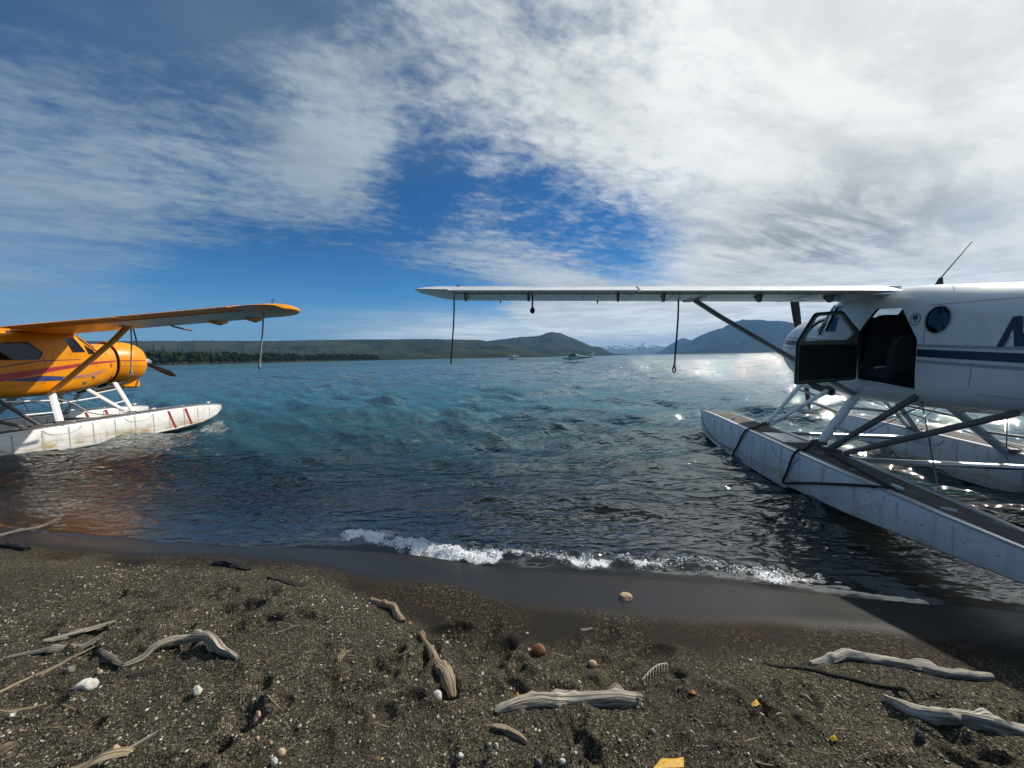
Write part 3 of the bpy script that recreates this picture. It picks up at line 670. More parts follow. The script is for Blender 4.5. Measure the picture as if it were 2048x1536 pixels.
def make_beaver(name, label, cat, pose, C):
    global TINC
    TINC = math.tan(C['incidence'])
    root = empty(name); tag(root, label, cat)
    x, y, psi, pit, bank_ = pose
    hd = Vector((math.sin(psi), math.cos(psi), 0)); port = Vector((-hd.y, hd.x, 0))
    B = Matrix(((-hd.x, port.x, 0), (-hd.y, port.y, 0), (0, 0, 1)))
    A1 = Matrix(((1, 0, pit), (0, 1, -bank_), (-pit, bank_, 1))); A = B @ A1
    fwd_ = (A @ Vector((-1, 0, 0))).normalized(); left_ = A @ Vector((0, 1, 0)); left_ = (left_-fwd_*left_.dot(fwd_)).normalized(); up_ = fwd_.cross(left_)
    b_ = B @ Vector((-.4*pit, .4*bank_, 2.9*pit))+Vector((x, y, 0))
    Mw = Matrix((fwd_, left_, up_)).transposed().to_4x4(); Mw.translation = b_; root.matrix_world = Mw
    P, U = C['paint'], C['under']
    # --- fuselage shell with real openings
    xs_ = sorted(set(list(FST[:, 0])+[2.65, 3.2, 4.15, 4.65, 5.3, 6.4, 7.6]))
    mb = MB(); mb.loft([fus_ring(v) for v in xs_]); body_ = mb.build('fuselage', [P, cabin_dark], root)
    inner = MB(); inner.loft([fus_ring(v, .035) for v in (1.45, 1.7, 2.0, 2.2, 2.6, 3.0, 3.6, 4.2, 4.8)], 1)
    cuts = [inner, prism(COCKPIT, -1, 1), prism(QUARTER, -1, 1), prism(round_poly(DOORWIN), -1, 0 if C['door_open'] else 1), prism(PORTHOLE, -1, 1)]
    for ya, yb in ((-.50, -.025), (.025, .50)):
        wc = MB(); wc.loft([[L(a_, b2, z_) for a_, b2 in ((1.75, ya), (1.75, yb), (2.09, yb), (2.09, ya))] for z_ in (2.40, 3.1)], 1); cuts.append(wc)
    if C['door_open']: cuts.append(prism(round_poly(DOORWAY, .03), 0, 1))
    tmp = []
    for cmb in cuts:
        co_ = cmb.build('cutter', [P, cabin_dark], smooth=False); tmp.append(co_)
        md = body_.modifiers.new('cut', 'BOOLEAN'); md.operation = 'DIFFERENCE'; md.solver = 'EXACT'; md.object = co_
    dg = bpy.context.evaluated_depsgraph_get(); dg.update()
    keep = body_.matrix_world.copy(); pm = root.matrix_world.copy(); root.matrix_world = Matrix(); dg.update()
    me = bpy.data.meshes.new_from_object(body_.evaluated_get(bpy.context.evaluated_depsgraph_get()))
    root.matrix_world = pm; body_.modifiers.clear(); body_.data = me
    for o in tmp: bpy.data.objects.remove(o)
    me.shade_smooth(); me.set_sharp_from_angle(angle=R(28))
    # windows
    for sd in (-1, 1):
        poly_pane('window_pane', COCKPIT, glass, sd, root); frame_strip('window_frame', COCKPIT, C['frame'], sd, root)
        poly_pane('window_pane', QUARTER, glass, sd, root); frame_strip('window_frame', QUARTER, C['frame'], sd, root)
        poly_pane('porthole_pane', PORTHOLE, glass, sd, root); frame_strip('porthole_frame', PORTHOLE, C['frame'], sd, root, .014)
        if not (sd == 1 and C['door_open']):
            poly_pane('window_pane', round_poly(DOORWIN), glass, sd, root); frame_strip('window_frame', round_poly(DOORWIN), C['frame'], sd, root, .03)
            seam = MB(); dw = round_poly(DOORWAY, .03); seam.tube([L(a, sd*(fus_y(a, c)+.001), c) for a, c in dw+dw[:1]], .004, 5); seam.build('door_seam', strut_dark, root)
    # windscreen: glass sheet over the sloping front of the cabin
    ws = MB(); rings = []
    for xx in (1.71, 1.80, 1.90, 2.02, 2.10):
        w, zt, zb, e = fst(xx); rings.append([L(xx-.012, yy, (zt+zb)/2+(zt-zb)/2*(1-(abs(yy)/w)**e)**(1/e)+.008) for yy in np.linspace(-w*.93, w*.93, 15)])
    ws.loft(rings, 0, False, False); ws.build('windscreen', glass_dark, root)
    for yy in (-.53, 0, .53):
        mbx = MB(); pts = []
        for xx in (1.69, 1.80, 1.90, 2.02, 2.12):
            w, zt, zb, e = fst(xx); pts.append(L(xx-.012, yy, (zt+zb)/2+(zt-zb)/2*(1-(abs(yy)/w)**e)**(1/e)+.012))
        mbx.tube(pts, .018, 6); mbx.build('windscreen_post', P, root)
    # --- engine cowl, propeller
    seg = 40; mb = MB(); rings = []
    for xx, rad in COWL: rings.append([L(xx, .93*rad*math.cos(2*math.pi*k/seg), COWL_Z+rad*math.sin(2*math.pi*k/seg)) for k in range(seg)])
    for xx, rad in reversed(COWL): rings.append([L(xx+.004, .93*(rad-.03)*math.cos(2*math.pi*k/seg), COWL_Z+(rad-.03)*math.sin(2*math.pi*k/seg)) for k in range(seg)])
    mb.loft(rings+[rings[0]], 0, cap=False); cowl = mb.build('engine_cowling', P, root)
    sm_ = MB()
    for sd in (-1, 1): sm_.tube([L(xx, sd*(.93*math.sqrt(cowl_r(xx)**2-.0144)+.002), COWL_Z-.12) for xx in (.50, .7, .9, 1.18)], .005, 5)
    sm_.build('cowling_seam', strut_dark, cowl)
    mb = MB(); mb.loft([[L(xx, .93*rad*math.cos(2*math.pi*k/seg), COWL_Z+rad*math.sin(2*math.pi*k/seg)) for k in range(seg)] for xx, rad in ((.60, .05), (.60, .5), (1.1, .56), (1.275, .535))], 0, cap=True)
    mb.build('engine_baffle', rubber, root)
    mb = MB(); mb.loft([[L(xx, rad*math.cos(2*math.pi*k/20), 2.02+rad*math.sin(2*math.pi*k/20)) for k in range(20)] for xx, rad in ((.40, .14), (.26, .14), (.12, .12), (.03, .085), (-.03, .04), (-.055, .006))])
    mb.build('spinner', C['spinner'], root)
    prop = MB(); prop.loft([[L(xx, .085*math.cos(2*math.pi*k/16), 2.02+.085*math.sin(2*math.pi*k/16)) for k in range(16)] for xx in (.14, .30)]); prop = prop.build('propeller', prop_black, root)
    for a in C['blades']:
        rings = []
        for f in np.linspace(0, 1, 12):
            r_ = .10+f*1.19; ch = .045+.055*math.sin(min(1, f*1.5)*math.pi/2) if f < .75 else .10*(1-((f-.75)/.25)**2.2*.85); tw = R(52-34*f); th_ = .035*(1-f)+.008
            rad = Vector((0, -math.sin(a), math.cos(a))); tan = Vector((0, math.cos(a), math.sin(a))); fx = Vector((1, 0, 0))
            cd_ = tan*math.cos(tw)+fx*math.sin(tw); td = fx*math.cos(tw)-tan*math.sin(tw); c0 = L(.22, 0, 2.02)+rad*r_
            rings.append([c0+cd_*(math.cos(k*math.pi/5)*ch*.75)+td*(math.sin(k*math.pi/5)*th_) for k in range(10)])
        bl = MB(); bl.loft(rings); bl.build('blade', prop_black, prop)
    # scoops and exhaust below the cowl
    mb = MB(); mb.loft([[L(xx, yy*w_, zz_) for yy, zz_ in ((-1, a_), (-1, b2+.04), (-.7, b2), (.7, b2), (1, b2+.04), (1, a_))] for xx, w_, a_, b2 in ((.44, .13, 1.48, 1.25), (.52, .16, 1.47, 1.23), (.85, .17, 1.43, 1.25), (1.1, .10, 1.42, 1.36))]); mb.build('oil_cooler_scoop', P, root)
    mb = MB(); mb.tube([L(.95, -.26, 1.45), L(1.2, -.26, 1.30), L(1.7, -.26, 1.22)], .06, 10); mb.build('exhaust_pipe', rubber, root)
    mb = MB(); mb.tube([L(.95, .26, 1.45), L(1.2, .26, 1.30), L(1.7, .26, 1.22)], .06, 10); mb.build('exhaust_pipe', rubber, root)
    # --- wings
    HC = .750
    for sd in (-1, 1):
        up_f, lo_f = airfoil(0, HC)
        ysn = [.42, 1.2, 2.1, 2.95, 3.05, 4.4, 5.6, 6.62]
        mb = MB(); rings = []
        for yy in ysn:
            rings.append([L(XLE+c*CH, sd*yy, zref(yy, XLE+c*CH)+v*CH) for c, v in up_f[::-1]]+[L(XLE+c*CH, sd*yy, zref(yy, XLE+c*CH)+v*CH) for c, v in lo_f[1:]])
        mb.loft(rings); nr = len(rings[0]); nu = len(up_f)
        for fi, f in enumerate(mb.f):
            i = fi//nr; j = fi % nr
            if fi < nr*(len(ysn)-1) and nu-1 <= j < nr-1 and i >= C['under_from']: mb.m[fi] = 1
        wing = mb.build('wing', [P, U], root)
        # rounded tip
        uf, lf = airfoil(0, 1); mb = MB(); rings = []
        for f in (0, .3, .5, .66, .78, .87, .94, .98, 1.0):
            yy = 6.625+.67*f; k = math.sqrt(max(0, 1-f**3.2)); k = max(k, .10); xl = XLE+(1-k)*CH*.50; ck = CH*(1-(1-k)*.80)*.985; tz = max(k, .42); up_t = .03*f**2
            rings.append([L(xl+c*ck, sd*yy, zref(yy, xl+c*ck)+up_t+v*CH*tz) for c, v in uf[::-1]]+[L(xl+c*ck, sd*yy, zref(yy, xl+c*ck)+up_t+v*CH*tz) for c, v in lf[1:-1]])
        mb.loft(rings); mb.build('wing_tip', P, wing)
        # drooped flap and aileron with beaded skins
        for nm, y0, y1, dr in (('flap', .68, 3.84, C['droop'][0]), ('aileron', 3.88, 6.60, C['droop'][1])):
            fl_ = MB(); rings = []
            def fp(c, v, yy, dr=dr):
                hx, hz = HC+.03, .012
                ddx, ddz = (c-hx)*CH, (v-hz)*CH; ca, sa_ = math.cos(dr), math.sin(dr)
                return L(XLE+hx*CH+ddx*ca+ddz*sa_, sd*yy, zref(yy, XLE+hx*CH+ddx)+hz*CH-ddx*sa_+ddz*ca)
            sec = [(HC+.022, .020), (HC+.03, .044), (.82, .042), (.90, .026), (.97, .010), (1.0, .003), (1.0, -.002), (.92, -.004), (.84, -.008), (HC+.03, -.014), (HC+.02, .0)]
            for yy in (y0, (y0+y1)/2, y1): rings.append([fp(c, v, yy) for c, v in sec])
            fl_.loft(rings); fo_ = fl_.build(nm, [P], wing)
            bd = MB(); k = y0+.08
            while k < y1-.05:
                bd.tube([fp(HC+.04, -.0135, k), fp(.88, -.0065, k), fp(.95, -.004, k)], .011, 5, flat=1.0); k += .115
            tag(bd.build('skin_beads', P, fo_), kind='stuff')
        gp = MB(); gp.tube([L(XLE+(HC+.012)*CH, sd*yy, zref(yy, XLE+HC*CH)+.014*CH) for yy in (.66, 3.8, 6.6)], [.034]*3, 6); gp.build('flap_gap_shade', dark_trim, wing)  # dark strip in the open wing-to-flap gap, painting in its shade line
        for yy in ((1.25, 2.15, 3.45, 4.1, 5.45, 6.45) if C['door_open'] else ()):
            hb = MB(); z0 = zref(yy, 3.15)-.035
            hb.add([L(3.02, sd*(yy-.012), z0), L(3.02, sd*(yy+.012), z0), L(3.28, sd*(yy+.012), z0-.02), L(3.28, sd*(yy-.012), z0-.02), L(3.17, sd*(yy-.012), z0-.115), L(3.17, sd*(yy+.012), z0-.115), L(3.23, sd*(yy+.012), z0-.115), L(3.23, sd*(yy-.012), z0-.115)],
                   [(0, 1, 2, 3), (4, 7, 6, 5), (0, 4, 5, 1), (3, 2, 6, 7), (0, 3, 7, 4), (1, 5, 6, 2)])
            hb.build('hinge_bracket', strut_dark if C['door_open'] else P, wing, smooth=False)
        if C['door_open']:   # spar line and chordwise panel joints under the wing
            for yy in (1.5, 3.3, 3.9, 4.6, 5.2, 5.9):
                jb = MB(); jb.tube([L(XLE+c*CH, sd*yy, zref(yy, XLE+c*CH)+v*CH-.001) for c, v in lo_f[4:]], .005, 4); jb.build('panel_joint', strut_grey, wing)
        # strut
        st = MB(); st.tube([L(2.72, sd*.58, 1.27), L(2.70, sd*1.0, 1.53), L(2.66, sd*2.5, 2.46), L(2.64, sd*2.92, zref(2.92, 2.64)-.04)], [.085, .085, .085, .085], 12, 0, .36, side=(1, 0, 0)); st.build('wing_strut', C['strut'], root)
        ff = MB(); ff.box(L(2.65, sd*2.93, zref(2.93, 2.65)-.065), (.34, .12, .05)); ff.build('strut_fairing', C['strut'], root)
        if not C['door_open']:
            for yy in (5.1, 6.05):
                pd = MB(); pd.tube([L(2.15, sd*yy, zref(yy)-.075), L(2.35, sd*yy, zref(yy)-.10), L(2.62, sd*yy, zref(yy)-.12)], [.03, .085, .02], 10); pd.build('wing_pod', P, wing)
            hk = MB(); hk.tube([L(2.6, sd*3.95, zref(4)-.05), L(2.45, sd*3.92, zref(4)-.13), L(2.15, sd*3.88, zref(4)-.17), L(1.95, sd*3.86, zref(4)-.17)], [.022, .022, .022, .03], 8); hk.build('pitot_tube', strut_dark, wing)
        bz = zref(6.75, 2.62)+.10
        bc = MB(); bc.tube([L(2.62, sd*6.75, bz-.03), L(2.62, sd*6.75, bz+.03)], [.05, .045], 12); bcn = bc.build('wingtip_light', P, wing)
        bc = MB(); bc.tube([L(2.62, sd*6.75, bz+.03), L(2.62, sd*6.75, bz+.06), L(2.62, sd*6.75, bz+.075)], [.04, .036, .012], 12); bc.build('light_lens', lens_red, bcn)
        if not C['door_open']:
            hk = MB(); hk.tube([L(2.62, sd*6.75, bz+.06), L(2.62, sd*6.75, bz+.15), L(2.62, sd*6.81, bz+.15)], .012, 6); hk.build('lifting_hook', strut_dark, wing)
    if C['door_open']:
        ms = MB(); ms.tube([L(3.10, 5.40, zref(5.4, 3.1)-.02), L(3.06, 5.40, zref(5.4)-.36)], .014, 8); ms = ms.build('mass_balance', strut_dark, root)
        bl = MB(); bl.tube([L(3.06, 5.40, zref(5.4)-.345+v) for v in (-.075, -.06, -.03, 0, .02, .035)], [.008, .03, .04, .036, .02, .006], 12); bl.build('balance_weight', rubber, ms)
        for yy in (4.35, 6.05): vb = MB(); vb.tube([L(2.35, yy, zref(yy, 2.35)-.05), L(2.35, yy, zref(yy)-.15)], [.022, .008], 8); vb.build('tie_down_ring', strut_dark, root)
    # --- tail
    mb = MB(); mb.loft([[L(a_, .035*s_, z_) for a_, s_ in ((x0_, .3), (x0_+.12, 1), (x1_-.2, .8), (x1_, .1), (x1_-.2, -.8), (x0_+.12, -1))] for x0_, x1_, z_ in ((7.55, 9.25, 2.30), (7.9, 9.30, 2.7), (8.25, 9.30, 3.2), (8.5, 9.2, 3.55), (8.65, 9.05, 3.66))]); mb.build('tail_fin', P, root)
    for sd in (-1, 1):
        mb = MB(); mb.loft([[L(a_, sd*y_, 2.42+.035*s_) for a_, s_ in ((x0_, .2), (x0_+.12, 1), (x1_-.2, .8), (x1_, .1), (x1_-.2, -.8), (x0_+.12, -1))] for x0_, x1_, y_ in ((7.75, 9.0, .1), (7.9, 9.05, 1.2), (8.05, 9.0, 2.2), (8.3, 8.8, 2.42))]); mb.build('tailplane', P, root)
    # --- floats
    DK = ([-.93, -.8, -.5, 0, .6, 2.1, 3.5, 4.5, 6.2], [.50, .545, .58, .605, .605, .565, .525, .485, .42])
    CHN = ([-.93, -.8, -.5, 0, .8, 2, 3.38, 3.42, 4.5, 6.2], [.44, .36, .22, .10, .02, -.02, -.03, .02, .07, .20])
    KL = ([-.93, -.8, -.5, 0, .8, 2, 3.38, 3.42, 4.5, 6.2], [.40, .24, .02, -.14, -.24, -.28, -.28, -.12, -.04, .16])
    HW = ([-.93, -.87, -.75, -.5, 0, .6, 3.4, 4.5, 5.5, 6.2], [.035, .10, .165, .23, .285, .305, .305, .27, .20, .13])
    fz = lambda T, v: float(np.interp(v, T[0], T[1]))
    for sd in (-1, 1):
        cy = sd*1.465; mb = MB(); rings = []
        for v in (-.93, -.87, -.8, -.65, -.5, -.25, 0, .3, .8, 1.4, 2, 2.7, 3.36, 3.40, 3.44, 4.0, 4.5, 5.0, 5.5, 5.9, 6.2):
            w, dk, cn, kl = fz(HW, v), fz(DK, v), fz(CHN, v), fz(KL, v)
            half = [(0, dk+.012), (w*.72, dk+.010), (w*.92, dk), (w, dk-.035), (w*1.0, cn), (w*.55, kl*.45+cn*.55-.01), (0, kl)]
            rings.append([L(v, cy+a_, c_) for a_, c_ in half]+[L(v, cy-a_, c_) for a_, c_ in half[-2:0:-1]])
        mb.loft(rings); flt = mb.build('float', C['float'], root, ang=40)
        dkm = MB(); dkm.loft([[L(v, cy+a_*fz(HW, v), fz(DK, v)+h_) for a_, h_ in ((.66, .0165), (-.66, .0165), (-.66, .009), (.66, .009))] for v in (-.55, 0, .6, 1.4, 2.1, 2.8, 3.5, 4.5, 5.2, 6.1)]); dkm.build('deck', deck_mat, flt, smooth=False)
        for s2 in (-1, 1):
            gn = MB(); gn.tube([L(v, cy+s2*fz(HW, v)*.93, fz(DK, v)+.004) for v in (-.86, -.75, -.5, 0, .6, 2.1, 3.5, 4.5, 5.5, 6.2)], .016, 6); gn.build('gunwale', bare_alu, flt)
            ch_ = MB(); ch_.tube([L(v, cy+s2*(fz(HW, v)+.004), fz(CHN, v)) for v in (-.6, -.3, 0, .8, 2, 3.36)], .013, 5); ch_.build('chine_rail', C['float'], flt)
            for v in (-.30, .12, .55, .98, 1.4, 1.85, 2.3, 2.75, 3.2, 3.65, 4.1, 4.6, 5.1, 5.6):
                w = fz(HW, v); z1, z0 = fz(DK, v)-.04, fz(CHN, v)+.01; y_ = cy+s2*w
                sp_ = MB(); sp_.box(((-v), y_, (z0+z1)/2), (.022, .006, z1-z0)); sp_.build('seam_strip', C['seam'], flt, smooth=False)
            for v in (1.75, 3.3):   # reinforcing plate with its curved edge
                w = fz(HW, v); y_ = cy+s2*(w+.003); zt_ = fz(DK, v)-.05
                cp = MB(); cp.tube([L(v+a_, y_, zt_-.14*(1-(a_/.34)**4)) for a_ in np.linspace(-.34, .34, 11)], .004, 4); cp.build('doubler_edge', strut_grey, flt)
        for v, hh_ in ((-.62, .075), (1.05, .05), (4.95, .05)):
            cl = MB(); cl.tube([L(v, cy+.12, fz(DK, v)), L(v, cy+.12, fz(DK, v)+hh_)], .016, 8); cl.tube([L(v-.06, cy+.12, fz(DK, v)+hh_), L(v+.06, cy+.12, fz(DK, v)+hh_)], .014, 8); cl.build('cleat', strut_white, flt)
        for v in (.3, 2.9, 4.3, 5.4):
            hc = MB(); hc.tube([L(v, cy+.06, fz(DK, v)+.012), L(v, cy+.06, fz(DK, v)+.024)], [.055, .05], 14); hc.build('hatch_cap', strut_grey, flt)
        if C['plate'] and sd == 1:
            pl = MB(); pl.loft([[L(v, cy+a_, fz(DK, v)+h_) for a_, h_ in ((.19, .024), (-.15, .024), (-.15, .015), (.19, .015))] for v in (2.36, 3.02)]); pl.build('deck_patch', bare_alu, flt, smooth=False)
        for v0, v1 in C['bands']:
            w = fz(HW, .3)
            for s2 in (-1, 1):
                bnd = MB(); rings = []
                for f in np.linspace(0, 1, 6):
                    v = v0+(v1-v0)*f; zt_, zb_ = fz(DK, v)-.03, fz(CHN, v); z_ = zt_+(zb_-zt_)*f
                    rings.append([L(v-.03, cy+s2*(fz(HW, v-.03)+.005), z_), L(v+.03, cy+s2*(fz(HW, v+.03)+.005), z_)])
                bnd.loft(rings, 0, False, False); bnd.build('red_band', red_paint, flt, smooth=False)
        bp = MB(); bp.tube([L(-.95, cy, .47), L(-.91, cy, .40), L(-.84, cy, .28)], [.03, .035, .02], 8); bp.build('bow_bumper', C['bumper'], flt)
        ru = MB(); ru.box(L(6.42, cy, .16), (.34, .02, .42)); ru.build('water_rudder', bare_alu, flt, smooth=False)
        # undercarriage struts
        fb_ = (1.48, sd*1.20, .60); rb_ = (2.98, sd*1.19, .55)
        def strut(nm, p0, p1, r_, m_, fl_=.42):
            s_ = MB(); s_.tube([L(*p0), L(*p1)], r_, 12, 0, fl_, side=(1, 0, 0)); return s_.build(nm, m_, root)
        strut('float_strut', (1.34, sd*.50, 1.42), (1.44, sd*1.18, .58), .062, C['leg']); strut('float_strut', (1.93, sd*.46, 1.27), (1.56, sd*1.18, .58), .062, C['leg'])
        strut('float_strut', (2.72, sd*.56, 1.22), (2.98, sd*1.16, .53), .085, C['leg'], .55)
        strut('float_brace', (3.77, sd*.55, 1.34), (3.40, sd*1.28, .55), .038, C['brace'], 1.0)
        strut('float_brace', (4.75, sd*.45, 1.26), (3.62, sd*1.22, .55), .040, C['brace'], .8)
        for nm, c_ in (('strut_foot', (1.50, sd*1.18, .60)), ('strut_foot', (2.99, sd*1.17, .565)), ('strut_foot', (3.45, sd*1.26, .55))):
            ft = MB(); ft.box(L(*c_), (.20, .11, .05)); ft.build(nm, strut_dark, root, smooth=False)
        lerp = lambda a_, b2, f: tuple(np.array(a_)*(1-f)+np.array(b2)*f)
        A0, A1_ = (1.34, sd*.50, 1.42), (1.44, sd*1.18, .58); B0, B1 = (1.93, sd*.46, 1.27), (1.56, sd*1.18, .58); R0, R1 = (2.72, sd*.56, 1.22), (2.98, sd*1.16, .53)
        for p0, p1 in ((lerp(A0, A1_, .20), lerp(B0, B1, .16)), (lerp(A0, A1_, .60), lerp(B0, B1, .60)), (lerp(B0, B1, .30), lerp(R0, R1, .36)), (lerp(R0, R1, .22), (3.62, sd*.78, 1.12)), (lerp(R0, R1, .62), (3.50, sd*1.02, .80))):
            rg = MB(); dv = (Vector(p1)-Vector(p0)).normalized()*.03
            rg.tube([L(*(Vector(p0)-dv)), L(*(Vector(p1)+dv))], .019, 8); rg.build('step_rung', C['rung'], root)
        for p0, p1 in (((2.72, sd*.45, 1.2), (3.4, -sd*1.2, .56)), ((1.93, sd*.40, 1.24), (1.52, -sd*1.18, .6)), ((3.75, sd*.5, 1.3), (4.9, sd*1.2, .5)), ((1.5, sd*1.18, .62), (2.75, sd*.56, 1.2)), ((2.98, sd*1.16, .55), (3.75, sd*.4, 1.24))):
            wr_ = MB(); wr_.tube([L(*p0), L(*p1)], .0065, 5); wr_.build('brace_wire', wire_mat, root)
    for v, z_ in ((1.5, .44), (3.4, .42)):
        sb = MB(); sb.tube([L(v, -1.2, z_), L(v, 1.2, z_)], .062, 12, 0, .6, side=(1, 0, 0)); sb.build('spreader_bar', C['spread'], root)
    # antenna
    an = MB(); an.tube([L(3.24, 0, 2.74), L(3.27, 0, 2.86)], [.05, .018], 8); an.tube([L(3.26, 0, 2.85), L(3.64, 0, 3.21)], [.008, .004], 6); an.build('antenna', rubber, root)
    # seats in the cabin
    for v, yy, bk in C['seats']:
        s0 = MB(); s0.loft([[L(v+a_, yy+b2, z_) for a_, b2 in ((-.24, -.2), (-.24, .2), (.2, .2), (.2, -.2))] for z_ in (1.52, 1.62, 1.66)]); st_ = s0.build('seat', seat_fabric, root)
        sb = MB(); sb.loft([[L(v+.20+(z_-1.6)*.16+a_, yy+b2*w_, z_) for a_, b2 in ((-.055, -.21), (-.07, 0), (-.055, .21), (.055, .21), (.06, 0), (.055, -.21))] for z_, w_ in ((1.62, 1), (1.9, 1.02), (bk-.12, .95), (bk-.04, .82), (bk, .55))]); sb.build('seat_back', seat_fabric, st_)
        bk_ = MB(); bk_.tube([L(v-.05, yy+.20, 1.67), L(v-.02, yy+.08, 1.69), L(v, yy-.06, 1.675)], .014, 6, 0, .4); bk_.build('lap_belt', pale_line, st_)
        lg = MB(); lg.box(L(v, yy, 1.38), (.34, .34, .28)); lg.build('seat_frame', cabin_dark, st_, smooth=False)
    fl_ = MB(); fl_.box(L(2.95, 0, 1.31), (2.5, .86, .05)); fl_.build('cabin_floor', cabin_dark, root, smooth=False)
    ip = MB(); ip.box(L(1.86, 0, 2.14), (.12, 1.0, .36)); ip.build('instrument_panel', cabin_dark, root, smooth=False)
    return root
glass_dark = glass_mat('windscreen_glass', (.45, .5, .53), .12)
PW = (6.095, 8.323, .157, -.0161, .0265); PY = (-11.42, 12.187, .1617, -.0097, -.0191)
white_plane = make_beaver('floatplane', 'white floatplane with navy stripe and open cabin door, tail toward the beach', 'floatplane', PW, dict(
    incidence=R(5.0), paint=white_paint, under=white_paint, under_from=99, door_open=True, frame=grey_paint, spinner=bare_alu, blades=(R(-10), R(170)), droop=(R(4), R(3)), strut=strut_grey, leg=strut_white, brace=strut_dark,
    rung=strut_grey, spread=bare_alu, float=float_white, seam=float_white, plate=True, bands=(), bumper=rubber, seats=((2.38, .16, 2.44), (2.30, -.36, 2.34), (3.02, .30, 2.10))))
yellow_plane = make_beaver('floatplane', 'yellow orange floatplane with red and blue swoosh stripes and worn white floats', 'floatplane', PY, dict(
    incidence=R(1.2), paint=yellow_paint, under=grey_paint, under_from=4, door_open=False, frame=yellow_paint, spinner=bare_alu, blades=(R(-12), R(-132), R(112)), droop=(R(0.5), R(0.0)), strut=yellow_paint, leg=strut_white, brace=strut_dark,
    rung=strut_white, spread=strut_grey, float=float_worn, seam=grey_paint, plate=False, bands=((1.0, .82), (.5, .34)), bumper=red_paint, seats=((2.25, .28, 2.42), (2.25, -.28, 2.42), (3.25, -.26, 2.40), (3.25, .26, 2.40))))

# markings of the white plane
for sd in (1, -1):
    for nm, m_, prof in (('navy_stripe', navy, [(.3, 2.06, 2.16), (1.2, 2.02, 2.12), (2.0, 1.96, 2.06), (2.80, 1.90, 2.0), (8.5, 1.34+.25, 1.62+.1)]),):
        pass
    xe = 3.80 if sd == 1 else .32
    def lin(x, a): return a-.092*(x-3.8)
    segs = ((3.80, 8.4),) if sd == 1 else ((1.27, 8.4),)
    for x0, x1 in segs+((.34, 1.19),)+(((1.27, 2.80),) if sd == 1 else ()):
        for nm, m_, lo_, hi_ in (('navy_stripe', navy, 1.815, 1.905), ('grey_stripe', stripe_grey, 1.935, 1.965), ('grey_stripe', stripe_grey, 1.745, 1.778)):
            decal(nm, [(max(x0, .46), lin(max(x0, .46), lo_), lin(max(x0, .46), hi_)), (x1, lin(x1, lo_)+(.10 if x1 > 5 else 0), lin(x1, hi_)+(.10 if x1 > 5 else 0))], m_, sd, white_plane)
def flat_mark(name, polys, m_, parent, side=1, off_=.004):
    mb = MB()
    for p in polys: mb.add([L(a, side*(fus_y(a, c)+off_), c) for a, c in p], [tuple(range(len(p)))])
    return mb.build(name, m_, parent, smooth=False)
# registration letter N, slanted
h0, h1, sl_ = 1.895, 2.185, .115
def sk(a, z): return (4.66+a+(z-h0)/(h1-h0)*sl_, z)
Npolys = [[sk(0, h0), sk(.062, h0), sk(.062, h1), sk(0, h1)], [sk(.052, h1), sk(.062+.018, h1), sk(.185, h0+.0), sk(.145, h0)][::-1], [sk(.165, h0), sk(.227, h0), sk(.227, h1), sk(.165, h1)]]
Npolys[1] = [sk(.0, h1), sk(.075, h1), sk(.227, h0), sk(.152, h0)]
sh = [[(a+.014, c-.010) for a, c in p] for p in Npolys]
flat_mark('letter_shadow', sh, stripe_grey, white_plane, off_=.0025); flat_mark('registration_letter', Npolys, navy, white_plane, off_=.0055)
# round emblem: ring with a paw-like mark
def disc(cx, cz, r0, r1, n=24, a0=0, a1=2*math.pi):
    out_ = []
    for k in range(n):
        p, p2 = a0+(a1-a0)*k/n, a0+(a1-a0)*(k+1)/n
        out_.append([(cx+r*math.cos(a), cz+r*math.sin(a)) for r, a in ((r0, p), (r1, p), (r1, p2), (r0, p2))])
    return out_
EX, EZ = 3.745, 2.272
em = flat_mark('emblem', disc(EX, EZ, .068, .076), navy, white_plane)
flat_mark('emblem_ring_dashes', [q_ for k in range(12) for q_ in disc(EX, EZ, .052, .061, 1, k*.5236, k*.5236+.3)], stripe_grey, em)
flat_mark('emblem_face', [[(EX+.034*math.cos(a)*(1.0 if math.sin(a) > -.2 else .72), EZ+.006+.042*math.sin(a)) for a in np.linspace(0, 6.283, 19)[:-1]], [(EX-.03, EZ+.028), (EX-.016, EZ+.04), (EX-.03, EZ+.05)], [(EX+.03, EZ+.028), (EX+.03, EZ+.05), (EX+.016, EZ+.04)]], navy, em, off_=.005)
flat_mark('emblem_muzzle', [[(EX+.014*math.cos(a), EZ-.012+.011*math.sin(a)) for a in np.linspace(0, 6.283, 11)[:-1]]], white_paint, em, off_=.006)
# skin joints
for pts in ([(3.86, 2.66), (3.87, 2.56), (3.875, 2.2), (3.88, 1.97)], [(4.45, 1.74), (4.44, 1.6), (4.42, 1.50)]):
    mb = MB(); mb.tube([L(a, fus_y(a, c)+.001, c) for a, c in pts], .004, 5); mb.build('skin_joint', strut_grey, white_plane)
for z_ in (2.42,):
    mb = MB(); mb.tube([L(a, fus_y(a, z_-.06*(a-3.9))+.001, z_-.06*(a-3.9)) for a in np.linspace(3.9, 6.2, 14)], .003, 5); mb.build('skin_joint', strut_grey, white_plane)
for xa in (5.15, 6.0):
    mb = MB(); mb.tube([L(xa, fus_y(xa, c)+.001, c) for c in np.linspace(1.5, 2.3, 7)], .003, 5); mb.build('skin_joint', strut_grey, white_plane)
mb = MB(); mb.tube([L(a, fus_y(a, 1.42)+.001, 1.42-.05*(a-4.4)) for a in np.linspace(4.5, 5.6, 8)], .003, 5); mb.build('skin_joint', strut_grey, white_plane)
